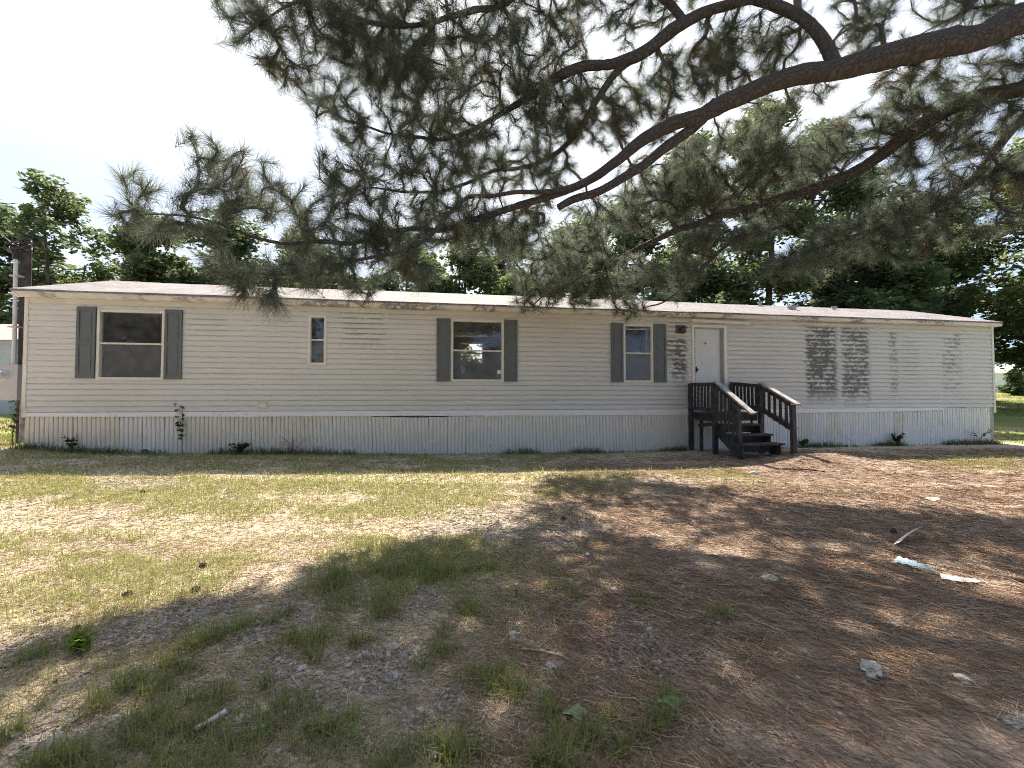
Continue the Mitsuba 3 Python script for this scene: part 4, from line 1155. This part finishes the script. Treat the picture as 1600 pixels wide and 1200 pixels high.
rock(1.98, 3.24, .055, 'pale stone lying in sunlit straw right of the middle of the yard', (.42, .39, .34), .55, 1)
rock(1.84, 2.17, .062, 'mottled grey stone, largest of the near stones at the lower right', (.32, .30, .28), .6, 2)
rock(2.24, 2.10, .034, 'white quartz-like stone right of the mottled grey stone', (.48, .45, .42), .6, 3)
rock(2.17, 1.83, .045, 'flat grey stone close to the right bottom corner', (.30, .29, .27), .3, 4)
rock(2.11, 2.64, .024, 'small pale stone above the mottled grey stone', (.50, .48, .45), .5, 5)
rock(2.35, 2.60, .026, 'dark rounded stone in shade below the blue plastic scrap', (.24, .23, .22), .6, 6)
rock(-1.10, 2.22, .030, 'round grey stone, biggest in the left gravel patch', (.30, .29, .29), .5, 7)
rock(-.59, 2.17, .032, 'angular grey stone at the right end of the gravel patch', (.29, .28, .28), .5, 8)
rock(.21, 2.25, .028, 'grey stone in straw near the middle bottom of the yard', (.28, .27, .26), .5, 9)
rock(5.79, 5.76, .08, 'whitish clod lying on the sunlit straw bank at right', (.55, .52, .50), .35, 10)
rock(4.33, 7.49, .06, 'white stone on the straw in front of the porch steps', (.5, .48, .46), .6, 11)
rock(.67, 3.72, .028, 'small white stone at the edge of the shade in mid yard', (.60, .56, .50), .6, 12)


def lying(pts, lift=.012):
    return np.array([[x, y, float(ground_z(x, y)) + lift + h] for x, y, h in pts])


diff('m_pipe', (.48, .46, .44), .6)
diff('m_stick', proc(wood((.20, .16, .12), (.36, .30, .24), 30.0)), .8)
diff('m_blue', (.13, .24, .30), .45)
diff('m_bluebright', (.30, .42, .58), .5)
diff('m_pale', (.50, .48, .45), .6)
diff('m_cone', (.055, .040, .032), .8)
add('pipe', tube(lying([(-1.345, 1.81, .01), (-1.28, 1.90, .02)]), .011, 12), 'm_pipe', smooth=40, label='short grey pipe end lying on the gravel at lower left', category='pipe')


def strip(name, pts, w, label, category, mat, tilt=0.0, taper=0.0):
    p = spline(lying(pts), 18)
    t = np.gradient(p, axis=0)
    s = np.cross(t, [0, 0, 1.0])
    s /= np.linalg.norm(s, axis=1, keepdims=True)
    s[:, 2] += tilt
    a = []
    for k in range(18):
        h = w / 2 * (1 - taper * (k / 17) ** 1.5) * (1 + .25 * taper * math.sin(k * 1.9))
        a += [p[k] - s[k] * h, p[k] + s[k] * h, p[k] + s[k] * h + [0, 0, .004], p[k] - s[k] * h + [0, 0, .004]]
    f = []
    for k in range(17):
        for q in range(4):
            f.append([k * 4 + q, k * 4 + (q + 1) % 4, k * 4 + 4 + (q + 1) % 4, k * 4 + 4 + q])
    f += [[0, 3, 2, 1], [68, 69, 70, 71]]
    add(name, (np.array(a), np.array(f)), mat, label=label, category=category)


strip('vinyl_strip', [(3.50, 3.93, .05), (3.54, 3.62, .03), (3.74, 3.36, .02), (4.05, 3.24, .0)], .035, 'long pale strip curving over the pine straw at right', 'strip', 'm_pale', .5)
strip('vinyl_strip', [(3.60, 3.93, .03), (3.85, 4.10, .06), (4.10, 4.23, .08)], .05, 'short upturned pale strip above the long curved one', 'strip', 'm_pale', .8)
strip('plastic_scrap', [(3.28, 3.60, .022), (3.33, 3.50, .03), (3.42, 3.38, .006)], .075, 'blue-green plastic scrap on the straw beside the curved strip', 'scrap', 'm_blue', -.45, .85)
strip('plastic_scrap', [(3.36, 3.30, .012), (3.46, 3.24, .01), (3.56, 3.22, .008)], .09, 'pale translucent plastic scrap right of the blue-green one', 'scrap', 'm_pale', -.1, .5)
strip('plastic_scrap', [(-7.56, 8.52, .03), (-7.46, 8.54, .06), (-7.38, 8.54, .03)], .09, 'crumpled pale blue plastic scrap by the skirting at left', 'scrap', 'm_bluebright', .6)
for k, (pts, rr, lab) in enumerate((([(.06, 2.39, .0), (.18, 2.34, .012), (.30, 2.31, .0)], .007, 'dark stick in straw in the middle of the near yard'),
                                    ([(1.95, 2.62, .0), (2.12, 2.52, .012), (2.32, 2.40, .0)], .005, 'thin straight stick above the mottled grey stone'),
                                    ([(-1.12, 2.16, .0), (-1.05, 2.08, .01), (-1.00, 2.04, .005)], .004, 'reddish twig lying across the left gravel patch'),
                                    ([(5.0, 7.75, .0), (5.25, 7.55, .02), (5.55, 7.42, .0)], .018, 'dark stick on the sunlit bank in front of the porch steps'))):
    add('stick', tube(spline(lying(pts), 10), np.linspace(rr, rr * .6, 10), 7, wob=.12), 'm_stick' if k != 3 else 'm_cone', smooth=40, label=lab, category='stick')


def cone(x, y, label, seed):
    r = np.random.default_rng(seed)
    ms = [trimesh.creation.icosphere(subdivisions=1, radius=1.0)]
    ms[0].apply_scale([.022, .022, .038])
    for k in range(34):
        t = k / 34
        a = k * 2.4
        z = -.036 + .072 * t
        rr = .026 * math.sin(math.pi * min(1, .15 + .8 * t)) + .006
        s = trimesh.creation.box(extents=[.018, .014, .004])
        s.apply_transform(trimesh.transformations.rotation_matrix(-.7, [0, 1, 0]))
        s.apply_translation([rr, 0, z])
        s.apply_transform(trimesh.transformations.rotation_matrix(a, [0, 0, 1]))
        ms.append(s)
    m = cat(ms)
    m.apply_scale(.75)
    m.apply_transform(trimesh.transformations.rotation_matrix(1.4, [1, .2 * r.normal(), 0]))
    m.apply_transform(trimesh.transformations.rotation_matrix(r.uniform(0, 6), [0, 0, 1]))
    m.apply_translation([x, y, float(ground_z(x, y)) + .02])
    add('pine_cone', m, 'm_cone', label=label, category='pine cone')


cone(-2.70, 2.96, 'dark pine cone in thin grass at left just above the shade edge', 1)
cone(-2.29, 3.05, 'pine cone at the top end of the left gravel track', 2)
cone(-2.58, 3.51, 'pine cone lying alone in the sunlit grass left of the big grass clump', 3)
cone(-5.02, 5.69, 'pine cone on the pale bare strip near the far left of the yard', 4)
cone(.58, 4.77, 'pine cone on the pale gravel at the edge of the tree shade', 5)
cone(3.95, 4.35, 'dark pine cone right of the short upturned strip', 6)


# pale green leaves and small weeds
def weed(name, label, category, x, y, h, n, size, cols, seed, spread=.5, stem='m_twig'):
    r = np.random.default_rng(seed)
    K = thing(name, label, category)
    z = float(ground_z(x, y))
    st, lp = [], []
    for k in range(n):
        a = r.uniform(0, 6.28)
        l = h * r.uniform(.6, 1.0)
        e = np.array([x + math.cos(a) * l * spread, y + math.sin(a) * l * spread * .5, z + l])
        p = spline([(x + .02 * r.normal(), y + .01 * r.normal(), z - .02), (x + math.cos(a) * l * spread * .3, y + math.sin(a) * l * spread * .15, z + l * .55), tuple(e)], 9)
        st.append(tube(p, np.linspace(.004, .0015, 9), 5))
        lp.append(p[4:])
    lp = np.vstack(lp)
    add('stem', cat(st), stem, K)
    m, c = leaf_cloud(lp, 4, .05, size, cols, r, flat=.6)
    add('leaf', m, 'm_leaf', K, color=c, kind='stuff')


p = hw(2.9, .10, 0)
weed('weed', 'tall leafy weed growing up the skirting below the left window', 'weed', p[0], p[1], 1.05, 4, .040, ((.03, .05, .02), (.07, .10, .04)), 1, .16)
p = hw(.95, .14, 0)
weed('weed', 'low weed at the skirting near the left corner of the house', 'weed', p[0], p[1], .36, 4, .030, ((.03, .05, .02), (.07, .10, .04)), 2, .4)
p = hw(20.2, .14, 0)
weed('weed', 'dark weed clump at the foot of the skirting below the mildew', 'weed', p[0], p[1], .34, 9, .035, ((.03, .05, .02), (.07, .10, .04)), 3, .5)
p = hw(22.9, .12, 0)
weed('weed', 'arching bare-stemmed weed by the right corner of the house', 'weed', p[0], p[1], .45, 5, .022, ((.03, .05, .02), (.07, .10, .04)), 4, .9)
p = hw(5.05, .16, 0)
weed('weed', 'dry curved weed stems against the skirting below the small window', 'weed', p[0], p[1], .40, 6, .010, ((.10, .09, .06), (.18, .15, .10)), 5, .9)
p = hw(17.3, .16, 0)
weed('weed', 'low green weed beside the right newel post of the steps', 'weed', p[0], p[1], .22, 7, .035, ((.04, .07, .03), (.09, .13, .05)), 6, .8)
p = hw(4.0, .14, 0)
weed('weed', 'bushy dark weed at the skirting right of the tall weed', 'weed', p[0], p[1], .24, 12, .030, ((.03, .05, .02), (.07, .10, .04)), 7, .8)
weed('weed', 'young bright green corn-like sprout in shade at the far left', 'weed', -2.36, 2.30, .11, 5, .022, ((.12, .20, .03), (.2, .3, .06)), 8, .5, 'm_grass_stem' if 'm_grass_stem' in scene else 'm_twig')
p = hw(-.05, .05, 0)
weed('vine', 'leafy vine clinging to the left corner of the house', 'vine', p[0] - .06, p[1] - .03, .95, 4, .035, ((.03, .05, .025), (.09, .11, .05)), 9, .10)
r = np.random.default_rng(77)
for x, y, lab in ((.28, 1.92, 'pale green fallen leaf on the straw at bottom centre'), (.72, 1.97, 'ragged pale green leaf right of the other fallen leaf')):
    z = float(ground_z(x, y)) + .02
    a = np.linspace(0, 2 * np.pi, 20, endpoint=False)
    rad = .045 * (1 + .35 * np.cos(5 * a) * .6)
    pv = np.stack([x + rad * np.cos(a) * 1.2, y + rad * np.sin(a) * .8, z + .012 * np.sin(2 * a)], 1)
    pv = np.vstack([pv, [[x, y, z + .008]]])
    f = np.array([[k, (k + 1) % 20, 20] for k in range(20)])
    add('fallen_leaf', (pv, f), 'm_grass', color=np.tile([.30, .38, .20], (21, 1)), label=lab, category='leaf')
add('bottle', tube([tuple(hw(14.50, .62, float(ground_z(*hw(14.5, .62, 0)[:2])) + .05)), tuple(hw(14.74, .66, float(ground_z(*hw(14.74, .66, 0)[:2])) + .05)), tuple(hw(14.80, .67, float(ground_z(*hw(14.8, .67, 0)[:2])) + .05))], [.045, .045, .018], 14),
    'm_pale', smooth=50, label='pale plastic bottle lying under the porch landing', category='bottle')
